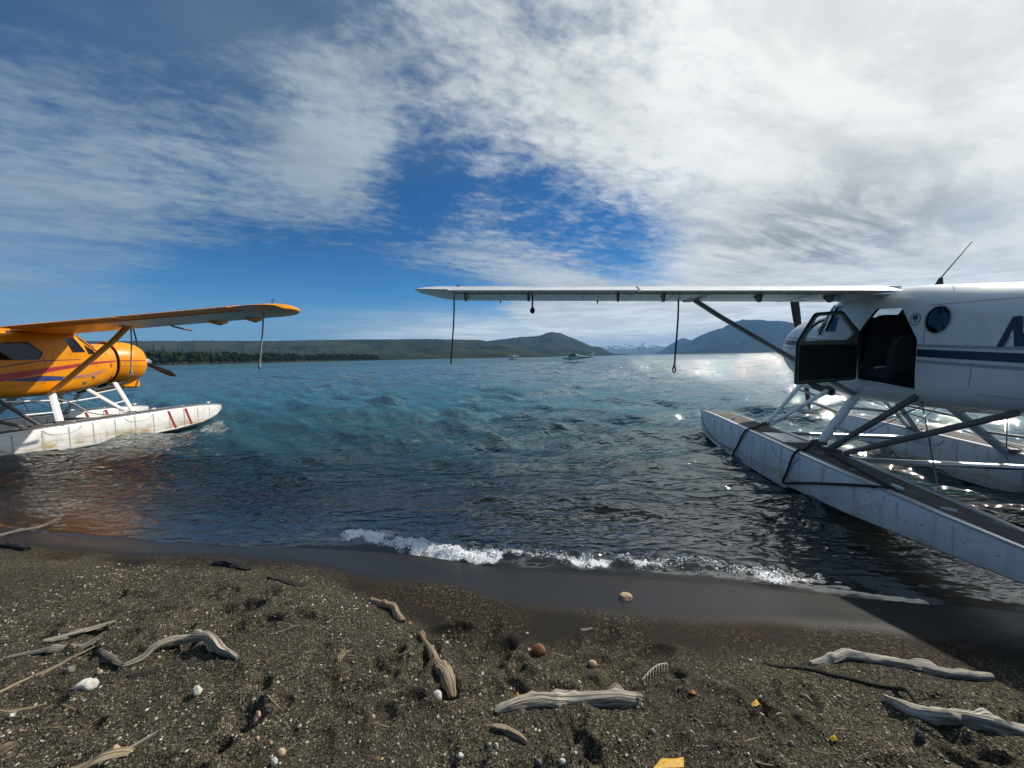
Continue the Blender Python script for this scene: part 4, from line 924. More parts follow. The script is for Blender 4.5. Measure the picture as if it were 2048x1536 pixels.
mb = MB(); mb.tube([L(a, fus_y(a, c)+.006, c) for a, c in ((2.86, 1.488), (3.3, 1.452), (3.78, 1.412))], .012, 6); mb.build('door_sill', bare_alu, white_plane)
# open cabin door: hinge at its front edge, swung out about 75 degrees
hinge = L(2.82, .635, 0); ang_ = R(75)
dr = bpy.data.objects.new('cabin_door', None)
DP = [(a-2.82, c) for a, c in round_poly(DOORWAY, .03)]; DWN = round_poly([(.20, 2.06), (.075, 2.16), (.30, 2.44), (.68, 2.41), (.90, 2.05), (.86, 2.035)], .05)
def dpt(s_, t_, z_):  # along the door, through it (positive = inner face), up
    cx, cy_ = math.cos(ang_), math.sin(ang_); return L(2.82+s_*cx+t_*cy_, .635+s_*cy_-t_*cx, z_)
def door_slab(name, outer, hole, t0, t1, m_, parent):
    mb = MB(); n = len(outer)
    if hole:
        # resample both outlines by angle about the hole's centre and bridge them
        cx = sum(p[0] for p in hole)/len(hole); cz = sum(p[1] for p in hole)/len(hole)
        def hit(poly, a):
            best = None; dxx, dzz = math.cos(a), math.sin(a)
            for i in range(len(poly)):
                (x0, z0), (x1, z1) = poly[i], poly[(i+1) % len(poly)]; ex, ez = x1-x0, z1-z0; den = dxx*ez-dzz*ex
                if abs(den) < 1e-9: continue
                k = ((x0-cx)*ez-(z0-cz)*ex)/den; u = ((x0-cx)*dzz-(z0-cz)*dxx)/den
                if k > 0 and -1e-6 <= u <= 1+1e-6 and (best is None or k > best): best = k
            return (cx+dxx*best, cz+dzz*best)
        angs = sorted(set([round(math.atan2(p[1]-cz, p[0]-cx), 5) for p in outer+hole])); O = [hit(outer, a) for a in angs]; H = [hit(hole, a) for a in angs]; n = len(angs)
        vs = [dpt(p[0], t, p[1]) for t in (t0, t1) for ring in (O, H) for p in ring]
        fs = []
        for i in range(n):
            j = (i+1) % n; fs += [(i, j, n+j, n+i), (2*n+i, 3*n+i, 3*n+j, 2*n+j), (i, 2*n+i, 2*n+j, j), (n+i, n+j, 3*n+j, 3*n+i)]
        mb.add(vs, fs)
    else:
        mb.add([dpt(p[0], t, p[1]) for t in (t0, t1) for p in outer], [tuple(range(n)), tuple(range(n, 2*n))]+[(i, (i+1) % n, n+(i+1) % n, n+i) for i in range(n)])
    return mb.build(name, m_, parent, smooth=False)
door = door_slab('cabin_door', DP, DWN, -.022, .0, white_paint, white_plane)
ins = lambda poly, k: [((p[0]-.48)*k+.48, (p[1]-1.95)*k+1.95) for p in poly]
olive = pbr('door_lining', (.16, .165, .12), .6, var=.15)
door_slab('door_lining', ins(DP, .975), DWN, .0005, .016, olive, door)
door_slab('door_trim_panel', [(.035, 1.53), (.035, 2.005), (.94, 1.985), (.93, 1.465)], None, .0165, .030, dark_trim, door)
ed = MB(); ed.tube([dpt(p[0], .002, p[1]) for p in DP+DP[:1]], .012, 6); ed.build('door_seal', rubber, door)
door_slab('door_window', ins(DWN, 1.0), None, -.012, -.006, clear_glass, door)
fr_ = MB(); fr_.tube([dpt(p[0], .018, p[1]) for p in DWN+DWN[:1]], .008, 5); fr_.build('window_bead', strut_grey, door)
hd_ = MB(); hd_.tube([dpt(.86, .03, 1.93), dpt(.86, .06, 1.93), dpt(.74, .06, 1.925), dpt(.74, .03, 1.925)], .011, 6); hd_.build('door_handle', rubber, door)

# markings of the yellow plane
for sd in (-1, 1):
    decal('red_swoosh', [(1.27, 2.015, 2.045), (1.6, 1.97, 2.025), (2.02, 1.91, 1.985), (2.58, 1.80, 1.895), (3.57, 1.57, 1.74), (6.0, 1.50, 1.85)], red_paint, sd, yellow_plane)
    decal('red_line', [(.50, 2.035, 2.055), (1.19, 2.02, 2.047)], red_paint, sd, yellow_plane)
    decal('navy_line', [(2.12, 2.062, 2.074), (2.85, 2.03, 2.05), (3.55, 1.885, 1.91), (5, 1.7, 1.73)], navy, sd, yellow_plane)
    decal('blue_swoosh', [(2.25, 1.60, 1.605), (2.6, 1.545, 1.655), (2.95, 1.545, 1.675), (3.45, 1.58, 1.60)], blue_paint, sd, yellow_plane, .005)
    for a in ((1.57, 1.795), (2.0, 1.67), (2.51, 1.60)), ((1.64, 1.715), (2.0, 1.62), (2.51, 1.565)):
        decal('pinstripe', [(p[0], p[1]-.016, p[1]+.016) for p in a], red_paint, sd, yellow_plane, .005); decal('pinstripe', [(p[0], p[1]-.004, p[1]+.006) for p in a], pale_line, sd, yellow_plane, .007)
mb = MB(); mb.tube([L(a, -(fus_y(a, c)+.002), c) for a, c in ((1.50, 2.25), (1.42, 1.9), (1.36, 1.6), (1.34, 1.48))], .014, 6); mb.build('drain_line', red_paint, yellow_plane)
for pts in ([(1.75, 2.26), (1.78, 1.9), (1.86, 1.5), (1.95, 1.3)],): 
    mb = MB(); mb.tube([L(a, -(fus_y(a, c)+.001), c) for a, c in pts], .004, 5); mb.build('skin_joint', strut_dark, yellow_plane)

for xa, za in ((1.86, 1.60), (2.05, 1.47)):
    mb = MB(); mb.box(L(xa, -(fus_y(xa, za)+.006), za), (.07, .012, .045)); mb.build('access_hatch', strut_dark, yellow_plane, smooth=False)
for pts in ([(1.32, 2.40), (1.31, 2.1), (1.32, 1.7)], [(2.62, 2.5), (2.66, 2.1), (2.7, 1.6), (2.72, 1.35)], [(2.48, 2.62), (2.32, 2.2), (2.30, 2.16)]):
    mb = MB(); mb.tube([L(a, -(fus_y(a, c)+.001), c) for a, c in pts], .0035, 5); mb.build('skin_joint', strut_dark, yellow_plane)

# ------------------------------------------------------------------ ropes
def wp(root, x, y, z): return root.matrix_world @ L(x, y, z)
def rope(name, pts, r, m_, label, group=None, loop=0.0, cat='rope'):
    c = MB(); fine = []
    n = len(pts)
    for i in range(n-1):
        for k in range(6):
            f = k/6; p0 = pts[max(i-1, 0)]; p1 = pts[i]; p2 = pts[i+1]; p3 = pts[min(i+2, n-1)]
            fine.append(.5*((2*p1)+(p2-p0)*f+(2*p0-5*p1+4*p2-p3)*f*f+(3*p1-p0-3*p2+p3)*f**3))
    fine.append(pts[-1]); c.tube(fine, r, 8)
    if loop:
        e_ = pts[-1]; c.tube([e_+Vector((math.sin(a)*loop*.55, 0, -loop+math.cos(a)*loop)) for a in np.linspace(0, 2*math.pi, 15)], r*.9, 6)
        c.tube([e_+Vector((0, 0, .03)), e_+Vector((0, 0, -.02))], r*1.5, 8)
    o = c.build(name, m_); return tag(o, label, cat, group)
g_ = 'tie-down ropes hanging from the wings'
def hang(root, top, bot, r, m_, label, loop):
    a, b_ = wp(root, *top), wp(root, *bot); mid = a.lerp(b_, .5)+Vector((.012, 0, .0)); q1 = a.lerp(b_, .25)+Vector((.012, 0, 0))
    rope('tie_down_rope', [a, q1, mid, b_], r, m_, label, g_, loop)
hang(white_plane, (2.55, 6.85, 2.84), (2.55, 6.91, 1.64), .013, rope_dark, 'dark rope hanging from the tip of the white wing', .0)
hang(white_plane, (2.40, 3.04, 2.78), (2.40, 3.07, 1.64), .015, rope_dark, 'dark rope with an end loop beside the white wing strut', .045)
hang(yellow_plane, (2.90, -6.76, 2.84), (2.90, -6.57, 1.72), .017, rope_pale, 'pale rope hanging from the tip of the yellow wing', .03)
hang(yellow_plane, (2.50, -2.79, 2.78), (2.50, -2.68, 1.70), .015, rope_pale, 'rope with a hook end in front of the yellow engine cowling', .05)
yo, fy = 1.79, 1.775
rope('mooring_rope', [wp(white_plane, *p) for p in ((1.50, 1.20, .63), (1.75, 1.42, .605), (2.02, 1.62, .60), (2.10, 1.76, .585), (2.02, yo, .50), (1.78, yo, .22), (1.62, yo, .02), (1.6, 1.70, -.06))], .015, rope_dark, 'black rope looped round the near white float by the front struts', 'mooring ropes on the near white float')
rope('mooring_rope', [wp(white_plane, *p) for p in ((2.98, 1.18, .60), (3.22, 1.42, .57), (3.48, 1.62, .56), (3.57, 1.76, .545), (3.53, yo, .45), (3.42, yo, .22), (3.33, yo, .04), (3.6, yo-.005, .12), (4.2, yo-.03, .30), (4.75, yo-.06, .455), (4.95, 1.66, .50))], .015, rope_dark, 'black rope round the near white float trailing aft along its side', 'mooring ropes on the near white float')
rope('mooring_rope', [wp(white_plane, *p) for p in ((3.0, 1.24, .60), (3.5, 1.40, .57), (4.2, 1.52, .535), (4.8, 1.60, .505), (5.0, 1.62, .49))], .012, rope_dark, 'black rope lying along the deck of the near white float', 'mooring ropes on the near white float')
rope('mooring_rope', [wp(white_plane, *p) for p in ((-.62, 1.585, .64), (-.66, 1.66, .55), (-.3, 1.725, .36), (.3, 1.77, .17), (.9, 1.775, .10), (1.6, 1.78, .10))], .006, rope_dark, 'thin line drooping from the bow cleat of the near white float', 'mooring ropes on the near white float')
rope('mooring_rope', [wp(yellow_plane, *p) for p in ((2.72, -.70, 1.1), (2.55, -.95, .95), (2.35, -1.12, .70), (2.0, -1.30, .60), (1.6, -1.45, .60))], .016, rope_pale, 'pale rope sagging from strut to deck on the yellow plane', 'mooring ropes of the yellow plane')

# ------------------------------------------------------------------ two far floatplanes
def small_plane(name, label, loc, heading, stripe):
    root = empty(name, loc, (0, 0, -heading)); tag(root, label, 'floatplane', 'floatplanes far out on the lake')   # local +Y forward, +X to starboard
    mb = MB(); rings = []
    for yy, w, zt, zb in ((4.0, .12, 1.72, 1.50), (3.8, .38, 1.95, 1.28), (3.0, .50, 2.05, 1.15), (2.55, .54, 2.12, 1.12), (1.9, .56, 2.62, 1.10), (1.0, .56, 2.68, 1.12), (.2, .50, 2.55, 1.18), (-.8, .36, 2.18, 1.32), (-2.6, .20, 2.02, 1.52), (-4.0, .07, 1.98, 1.70)):
        rings.append([(w*math.copysign(abs(math.cos(a))**.6, math.cos(a)), yy, (zt+zb)/2+(zt-zb)/2*math.copysign(abs(math.sin(a))**.6, math.sin(a))) for a in np.linspace(0, 2*math.pi, 19)[:-1]])
    mb.loft(rings); mb.build('fuselage', far_white, root)
    mb = MB(); mb.loft([[(sx, 2.05-c*1.5, 2.70+v*1.5+abs(sx)*.03) for c, v in ((0, 0), (.1, .06), (.3, .085), (.6, .06), (1, 0), (.6, -.01), (.3, -.03), (.1, -.03))] for sx in (-5.4, -3, 0, 3, 5.4)]); mb.build('wing', far_white, root)
    mb = MB(); mb.loft([[(s_*.05, yy, z_) for s_, yy in ((0, a_), (1, (a_+b_)/2), (0, b_), (-1, (a_+b_)/2))] for a_, b_, z_ in ((-2.9, -4.0, 1.95), (-3.5, -4.35, 2.7), (-3.95, -4.55, 3.35))]); mb.build('tail_fin', far_white, root)
    for s_ in (-1, 1):
        mb = MB(); mb.loft([[(s_*xx, yy, 2.0+v) for yy, v in ((a_, 0), ((a_+b_)/2, .05), (b_, 0), ((a_+b_)/2, -.05))] for xx, a_, b_ in ((.05, -3.2, -4.2), (1.9, -3.6, -4.25))]); mb.build('tailplane', far_white, root)
        mb = MB(); mb.loft([[(s_*1.2+a_*w, yy, z_) for a_, z_ in ((-1, zt), (1, zt), (1, .1), (0, zb), (-1, .1))] for yy, w, zt, zb in ((4.3, .06, .50, .35), (3.7, .22, .58, .05), (2.5, .30, .56, -.2), (.2, .30, .50, -.22), (-1.8, .18, .42, .05), (-2.8, .08, .38, .15))]); mb.build('float', far_float, root)
        for y0, y1 in ((2.6, 2.6), (2.4, 1.4), (.4, .4)): mb = MB(); mb.tube([(s_*.35, y1, 1.2), (s_*1.15, y0, .5)], .05, 6); mb.build('float_strut', strut_dark, root)
        mb = MB(); mb.tube([(s_*.55, 1.4, 1.35), (s_*2.6, 1.45, 2.74)], .06, 6); mb.build('wing_strut', far_white, root)
        mb = MB(); mb.add([(s_*(.57), 2.35, 2.1), (s_*.58, 2.0, 2.5), (s_*.58, .9, 2.55), (s_*.56, .4, 2.12)], [(0, 1, 2, 3)]); mb.build('side_window', prop_black, root, smooth=False)
        mb = MB(); mb.add([(s_*.575, 2.5, 1.55), (s_*.575, 2.5, 1.8), (s_*.42, -.6, 1.72), (s_*.19, -3.0, 1.8), (s_*.19, -3.0, 1.65), (s_*.44, -.6, 1.5)], [(0, 1, 2, 5), (5, 2, 3, 4)]); mb.build('side_stripe', stripe, root, smooth=False)
    mb = MB(); mb.add([(-.5, 2.50, 2.14), (.5, 2.50, 2.14), (.5, 1.93, 2.64), (-.5, 1.93, 2.64)], [(0, 1, 2, 3)]); mb.build('windscreen', prop_black, root, smooth=False)
    mb = MB(); mb.tube([(0, 4.0, 1.6), (0, 4.25, 1.6)], [.13, .02], 10); mb.build('spinner', bare_alu, root)
    mb = MB(); mb.tube([(.25, 4.06, .68), (0, 4.06, 1.6), (-.25, 4.06, 2.52)], [.04, .09, .04], 6, 0, .3, side=(1, 0, 0)); mb.build('propeller', prop_black, root)
    return root
far_white = pbr('far_plane_white', (.62, .64, .66), .35, var=.04); far_float = pbr('far_float_grey', (.45, .48, .50), .4, var=.1)
d_ = pix_dir(1156, 712); k_ = 103/d_.y
small_plane('floatplane', 'small white floatplane with dark stripe moored out on the lake, nearer one', (d_.x*k_, 103, -.26), R(-82), navy)
d_ = pix_dir(1028, 712); k_ = 262/d_.y
small_plane('floatplane', 'tiny white floatplane left of the other, farthest out on the lake', (d_.x*k_, 262, 0), R(-52), prop_black)

# ------------------------------------------------------------------ driftwood
def wood_mat(name, a, b_, seed=0, sc=1.0):
    m, q, out = mat(name); b = q.node('ShaderNodeBsdfPrincipled'); uv = q.node('ShaderNodeAttribute', attribute_name='along').outputs['Vector']
    gr = q.noise(q.vmath('MULTIPLY', uv, (4.0, 48.0, 1.0)), 1.0, 6, .65, .4); bl = q.noise(q.vmath('MULTIPLY', uv, (6.0, 3.0, 1.0)), 1.0, 4, .6)
    c = q.ramp(gr, [(.25, tuple(v*.62 for v in a)), (.45, a), (.7, b_)]); c = q.mix(q.ss(bl, .55, .75, 0, .55), c, tuple(v*.35 for v in a)+(1,))
    q.put(b.inputs['Base Color'], c); b.inputs['Roughness'].default_value = .85; ck = q.noise(q.vmath('MULTIPLY', uv, (1.1, 15.0, 1.0)), 1.0, 3, .5, .8); c = q.mix(q.ss(q.math('ABSOLUTE', q.math('SUBTRACT', ck, .5)), .045, .0, 0, .85), c, tuple(v*.12 for v in a)+(1,)); q.put(b.inputs['Base Color'], c); q.put(b.inputs['Normal'], q.bump(q.math('ADD', gr, q.math('MULTIPLY', q.ss(q.math('ABSOLUTE', q.math('SUBTRACT', ck, .5)), .06, .0), -1.2)), 1.0, .005)); q.link(b.outputs[0], out.inputs[0]); return m
wood_pale = wood_mat('driftwood_pale', (.36, .31, .24), (.60, .55, .46)); wood_tan = wood_mat('driftwood_tan', (.30, .22, .14), (.52, .42, .28))
wood_white = wood_mat('driftwood_bleached', (.42, .38, .31), (.68, .64, .55)); wood_dark = wood_mat('driftwood_dark', (.035, .028, .023), (.085, .07, .055)); wood_black = wood_mat('wet_black_wood', (.012, .012, .014), (.03, .03, .034))
wood_reed = wood_mat('dry_reed', (.40, .31, .18), (.62, .52, .35)); wood_grey = wood_mat('driftwood_grey', (.17, .15, .12), (.33, .29, .235))
def wood(name, pts, m_, label, cat='driftwood', flat=1.0, lift=.45, seg=18, lump=.10, parent=None, group=None, sink=0.0):
    """pts: photo position on the ground, radius in photo pixels, extra height in m"""
    P3 = []; rad = []
    for p in pts:
        g = on_ground(p[0], p[1]); r = p[2]*.70*pxsize(g); g.z += r*flat*lift+(p[3] if len(p) > 3 else 0)-sink; P3.append(g); rad.append(r)
    fine = []; fr_ = []; n = len(P3); sub = 12
    for i in range(n-1):
        for k in range(sub):
            f = k/sub; p0, p1, p2, p3 = P3[max(i-1, 0)], P3[i], P3[i+1], P3[min(i+2, n-1)]
            fine.append(.5*((2*p1)+(p2-p0)*f+(2*p0-5*p1+4*p2-p3)*f*f+(3*p1-p0-3*p2+p3)*f**3)); fr_.append(rad[i]*(1-f)+rad[i+1]*f)
    fine.append(P3[-1]); fr_.append(rad[-1])
    sd0 = len(label)*1.9; L0 = 0
    for i in range(1, len(fine)-1):
        L0 += (fine[i]-fine[i-1]).length; fine[i] = fine[i]+Vector((mnoise.noise(Vector((L0*9+sd0, 1, 0))), mnoise.noise(Vector((L0*9+sd0, 5, 0))), .5*mnoise.noise(Vector((L0*9+sd0, 9, 0)))))*fr_[i]*.38
    vs = []; fs = []; al = []; s = 0; sd = hash(label) % 97 if False else len(label)*3.7
    for i, p in enumerate(fine):
        d = (fine[min(i+1, len(fine)-1)]-fine[max(i-1, 0)]).normalized(); a = d.cross(Vector((0, 0, 1))).normalized(); b_ = a.cross(d).normalized()
        if i: s += (p-fine[i-1]).length
        for k in range(seg):
            an = 2*math.pi*k/seg
            nz = mnoise.noise(Vector((s*7+sd, math.cos(an)*1.3, math.sin(an)*1.3)))*lump*2.6+mnoise.noise(Vector((s*5+sd, math.cos(an)*4.5, math.sin(an)*4.5)))*.16+mnoise.noise(Vector((s*40+sd, math.cos(an)*3, math.sin(an)*3)))*lump*.8
            kn = max(0.0, mnoise.noise(Vector((s*11+sd*2, 3.1, an*.6)))-.22)*1.6; rr_ = fr_[i]*(1+nz+kn); jag = d*(fr_[i]*(1.1*mnoise.noise(Vector((math.cos(an)*2.2+i, math.sin(an)*2.2, sd)))) if i in (0, len(fine)-1) else 0.0); vs.append(p+jag+a*math.cos(an)*rr_+b_*math.sin(an)*rr_*flat); al.append((s, an/6.283, sd))
    for i in range(len(fine)-1):
        for k in range(seg): fs.append((i*seg+k, i*seg+(k+1) % seg, (i+1)*seg+(k+1) % seg, (i+1)*seg+k))
    fs += [tuple(range(seg))[::-1], tuple(range((len(fine)-1)*seg, len(fine)*seg))]
    mb = MB(); mb.add(vs, fs); o = mb.build(name, m_, parent, ang=50)
    at = o.data.attributes.new('along', 'FLOAT_VECTOR', 'POINT'); at.data.foreach_set('vector', np.array(al, np.float32).ravel())
    if parent is None: tag(o, label, cat, group)
    return o
wood('driftwood_stick', [(-30, 1081, 6), (20, 1068, 6), (60, 1060, 6), (92, 1052, 5), (126, 1031, 3)], wood_grey, 'thin bent stick reaching into the water at the left shoreline', flat=.9)
wood('driftwood_stick', [(-30, 1091, 8), (10, 1093, 8), (36, 1096, 8), (54, 1101, 7)], wood_black, 'short dark stub of wood below the thin stick at the left edge')
wood('bark_chunk', [(426, 1128, 7), (445, 1127, 13), (470, 1131, 12), (500, 1140, 5)], wood_black, 'black wet chunk of bark near the waterline', flat=.6, lump=.2)
wood('driftwood_stick', [(540, 1156, 8), (570, 1163, 9), (608, 1173, 8)], wood_dark, 'short flat dark plank right of the black bark chunk', flat=.5, lump=.15)
wood('driftwood_stick', [(742, 1201, 6), (765, 1211, 8), (786, 1219, 10, .01), (797, 1232, 10), (806, 1246, 7)], wood_tan, 'short tan stick with a bend in its middle, below the wave foam', lump=.12)
wood('driftwood_stick', [(841, 1273, 6), (856, 1293, 8), (868, 1315, 14), (882, 1340, 17), (897, 1362, 17), (905, 1383, 10)], wood_tan, 'tan club-shaped stick pointing at the lake beside a white stone', lump=.12)
wood('driftwood_log', [(992, 1428, 5), (1020, 1416, 14), (1075, 1408, 18), (1140, 1402, 20), (1210, 1402, 21), (1281, 1405, 20)], wood_pale, 'pale smooth thick log lying across the bottom centre', lump=.05)
wood('driftwood_stick', [(986, 1457, 7), (1010, 1463, 9), (1036, 1475, 9), (1052, 1486, 7)], wood_tan, 'small tan stick just below the pale log')
wood('split_board', [(4, 1320, 3), (50, 1310, 8), (110, 1301, 15), (165, 1290, 14), (214, 1268, 7)], wood_grey, 'grey split slab of wood with a dark tapering end at the left', flat=.45, lift=.7, lump=.12)
wood('driftwood_stick', [(88, 1290, 3, .02), (130, 1279, 9, .02), (180, 1266, 9, .02), (232, 1250, 5, .02)], wood_pale, 'pale splintered stick lying on the grey split slab', flat=.6, lump=.2)
wood('driftwood_branch', [(246, 1338, 6), (285, 1322, 10, .02), (325, 1304, 12, .05), (372, 1291, 12, .07), (415, 1298, 12, .05), (445, 1308, 11, .02), (476, 1321, 5)], wood_pale, 'arched pale branch raised off the sand', lump=.14)
wood('driftwood_stick', [(200, 1304, 6), (222, 1320, 8), (246, 1338, 7)], wood_grey, 'short grey stick meeting the left end of the arched branch')
wood('bark_piece', [(262, 1352, 8), (310, 1342, 13), (350, 1331, 13), (402, 1320, 6)], wood_dark, 'flat dark bark lying under the arched branch', flat=.3, lump=.2)
wood('dry_reed', [(-20, 1402, 8), (25, 1374, 9), (72, 1350, 3)], wood_reed, 'broad straw-coloured reed stalk at the left edge', flat=.4)
wood('dry_reed', [(-20, 1428, 5), (40, 1412, 5), (92, 1398, 2)], wood_reed, 'thin straw-coloured reed below the broad one at the left edge', flat=.6)
wood('driftwood_stick', [(70, 1352, 5), (120, 1330, 6), (190, 1296, 3)], wood_tan, 'thin brown stick running under the grey split slab', flat=.5)
wood('dry_reed', [(238, 1512, 5), (290, 1480, 5), (352, 1443, 2)], wood_pale, 'long pale pointed reed at the bottom left', flat=.7)
wood('split_board', [(120, 1548, 10), (170, 1530, 16), (215, 1518, 16), (262, 1508, 9)], wood_reed, 'hollow tan split cane at the bottom edge', flat=.5, lump=.15)
wood('driftwood_stick', [(-20, 1512, 12), (10, 1502, 13), (26, 1494, 8)], wood_tan, 'brown stub of wood in the bottom left corner')
wood('driftwood_log', [(1620, 1329, 6), (1655, 1323, 10), (1695, 1315, 14, .01), (1750, 1322, 12), (1820, 1333, 12), (1880, 1348, 13), (1940, 1356, 14), (1984, 1358, 10)], wood_white, 'long bleached log with a splintered left end on the right side', lump=.12)
br = wood('driftwood_branch', [(1528, 1327, 2), (1560, 1334, 4), (1605, 1337, 6), (1660, 1350, 6), (1720, 1364, 6), (1775, 1376, 6), (1812, 1380, 4)], wood_dark, 'long thin dark branch with a side twig below the bleached log')
wood('twig', [(1788, 1380, 5, .004), (1815, 1400, 5, .03), (1840, 1424, 5, .03), (1865, 1447, 3)], wood_dark, 'x', parent=br)
wood('driftwood_log', [(1772, 1403, 8), (1800, 1420, 16), (1850, 1434, 17), (1920, 1444, 19), (1990, 1456, 20), (2070, 1470, 22)], wood_white, 'knotty bleached log running out of the right edge', lump=.2)
wood('driftwood_stick', [(1602, 1382, 3), (1614, 1390, 4), (1624, 1397, 2)], wood_pale, 'tiny pale sliver in a hollow below the dark branch')
wood('driftwood_stick', [(1510, 1521, 3), (1540, 1526, 3), (1590, 1529, 2)], wood_reed, 'short straw sliver at the bottom right of centre')
wood('driftwood_stick', [(1128, 1392, 4), (1150, 1388, 5), (1182, 1386, 3)], wood_reed, 'short straw coloured chip just above the pale log')
wood('driftwood_stick', [(1160, 1263, 3), (1172, 1261, 4), (1186, 1259, 3)], wood_pale, 'tiny pale chip right of the footprints')

sr = random.Random(77); ns = 0
while ns < 34:
    u = sr.uniform(20, 2020); v = sr.uniform(1230, 1525); x, y = px0(u, v, .2)
    if (y-3.2+.2*x)/1.02 > -.8: continue
    a = sr.uniform(-.7, .7); l = sr.uniform(10, 34); c_ = sr.uniform(-4, 4)
    wood('straw_sliver', [(u-l*math.cos(a), v-l*math.sin(a)*.6, 1.6), (u, v+c_, 2.3), (u+l*math.cos(a), v+l*math.sin(a)*.6, 1.0)], sr.choice([wood_reed, wood_pale, wood_tan, wood_dark]), 'small sliver of dry stem lying loose on the dark sand', 'plant debris', .5, .5, 5, .1, None, 'slivers of dry stem on the dark sand')
    ns += 1

# straw tuft and a dry feathery stem
def strands(name, u0, v0, n, L0, m_, label, cat, seed, spread=.5, base=None):
    r = random.Random(seed); mb = MB(); g = on_ground(u0, v0)
    for i in range(n):
        a = (base if base is not None else 0)+r.uniform(-spread, spread); l = L0*r.uniform(.5, 1.1); p0 = g+Vector((r.uniform(-.02, .02), r.uniform(-.02, .02), .004))
        d = Vector((math.cos(a), math.sin(a), 0)); h = r.uniform(.005, .03)
        mb.tube([p0, p0+d*l*.5+Vector((0, 0, h)), p0+d*l+Vector((0, 0, r.uniform(0, .012)))], [.0018, .0016, .0008], 4)
    return tag(mb.build(name, m_), label, cat)
strands('straw_tuft', 1183, 1352, 26, .12, wood_reed, 'frayed tuft of dry straw above the pale log', 'straw', 5, .35, R(-28))
strands('straw_tuft', 678, 1325, 22, .09, wood_tan, 'brown tuft of fine twigs left of the club-shaped stick', 'straw', 9, 1.2, R(60))
strands('straw_tuft', 1590, 1432, 12, .10, wood_reed, 'scrap of dry straw below the yellow leaf chip', 'straw', 12, .3, R(-35))
g = on_ground(1284, 1366); e_ = on_ground(1334, 1331); mb = MB(); spine = [g.lerp(e_, f)+Vector((0, 0, .012+.03*math.sin(f*3.1))) for f in np.linspace(0, 1, 10)]
mb.tube(spine, [.003]*10, 5); pl_ = MB()
fe = tag(mb.build('feathery_stem', wood_white), 'white dry stem with comb-like side hairs on the dark sand', 'plant stem')
for i in range(1, 10):
    p = spine[i]; f = MB(); f.tube([p, p+Vector((-.012, -.03, .012)), p+Vector((-.022, -.055, -.005))], [.0022, .002, .0008], 4); f.build('side_hair', wood_white, fe)

# ------------------------------------------------------------------ stones and pebbles
def stone_mat(name, a, b_, sc=30):
    return pbr(name, tuple((p+q_)/2 for p, q_ in zip(a, b_)), .8, var=.3, scale=sc, bump=.5, bscale=120)
st_bone = stone_mat('stone_bone', (.36, .34, .29), (.55, .52, .45)); st_white = stone_mat('stone_white', (.46, .44, .40), (.64, .62, .56)); st_tan = stone_mat('stone_tan', (.36, .26, .15), (.50, .38, .24)); st_rust = stone_mat('stone_rust', (.15, .055, .02), (.24, .10, .035)); st_grey = stone_mat('stone_grey', (.11, .11, .10), (.2, .2, .18)); st_pink = stone_mat('stone_pink', (.42, .27, .19), (.55, .40, .30)); st_dark = stone_mat('stone_dark', (.03, .03, .03), (.06, .06, .06))
ICO = bmesh.new(); bmesh.ops.create_icosphere(ICO, subdivisions=3, radius=1); ICO_V = [v.co.copy() for v in ICO.verts]; ICO_F = [tuple(v.index for v in f.verts) for f in ICO.faces]
IC2 = bmesh.new(); bmesh.ops.create_icosphere(IC2, subdivisions=2, radius=1); IC2_V = [v.co.copy() for v in IC2.verts]; IC2_F = [tuple(v.index for v in f.verts) for f in IC2.faces]
def stone(u, v, rx, rz, m_, label, rough=.18, group=None, seed=0, yaw=0.0, name='stone', hi=True, cat='stone'):
    g = on_ground(u, v+rz*.6); k = pxsize(g); mb = MB(); dv = g-Vector((0, 0, CAM_Z)); k2 = k*(dv.dot(fw)/dv.length)**.9; a, b_, c = rx*k2, rx*k2*.85, rz*k*.95
    rot = Matrix.Rotation(yaw, 3, 'Z'); vs = []
    for p in (ICO_V if hi else IC2_V):
        s = 1+rough*mnoise.noise(p*1.3+Vector((seed*3.1, seed, 2)))*1.6+rough*.35*mnoise.noise(p*4+Vector((seed, 1, 3)))
        vs.append(rot @ Vector((p.x*a*s, p.y*b_*s, p.z*c*s)))
    mb.add(vs, ICO_F if hi else IC2_F); o = mb.build(name, m_, ang=60); o.location = g+Vector((0, 0, c*.42)); return tag(o, label, cat, group)
stone(175, 1368, 22, 15, st_white, 'large pale grey angular stone in front of the dark bark', .28, seed=1, yaw=.5)
stone(395, 1384, 13, 10, st_white, 'round white stone right of the large pale one', .2, seed=2)
stone(515, 1416, 13, 14, st_pink, 'pinkish tan stone standing in a dark hollow', .3, seed=3)
stone(874, 1373, 13, 12, st_white, 'cream white stone touching the club-shaped stick', .15, seed=4)
stone(1078, 1298, 16, 13, st_rust, 'round rusty brown stone among the footprints', .12, seed=5)
stone(1251, 1192, 15, 7, st_tan, 'flat tan pitted stone on the wet sand near the foam', .2, seed=6)
stone(1185, 1322, 10, 6, st_pink, 'flat pinkish pebble right of the rusty stone', .2, seed=7)
stone(140, 1340, 13, 8, st_grey, 'rounded grey stone above the large pale one', .15, seed=8)
stone(200, 1347, 8, 6, st_tan, 'small tan pebble at the upper right of the large pale stone', .15, seed=9)
stone(562, 1505, 13, 9, st_tan, 'rounded yellow tan stone at the bottom left of centre', .15, seed=10)
stone(549, 1526, 9, 9, st_white, 'small white pebble below the yellow tan stone', .2, seed=11)
stone(230, 1500, 15, 9, st_tan, 'brown tan stone behind the hollow cane', .2, seed=12)
stone(24, 1437, 8, 6, st_white, 'white pebble below the thin reed at the left edge', .2, seed=13)
stone(993, 1493, 5, 8, st_white, 'slim white pebble below the small tan stick', .2, seed=14)
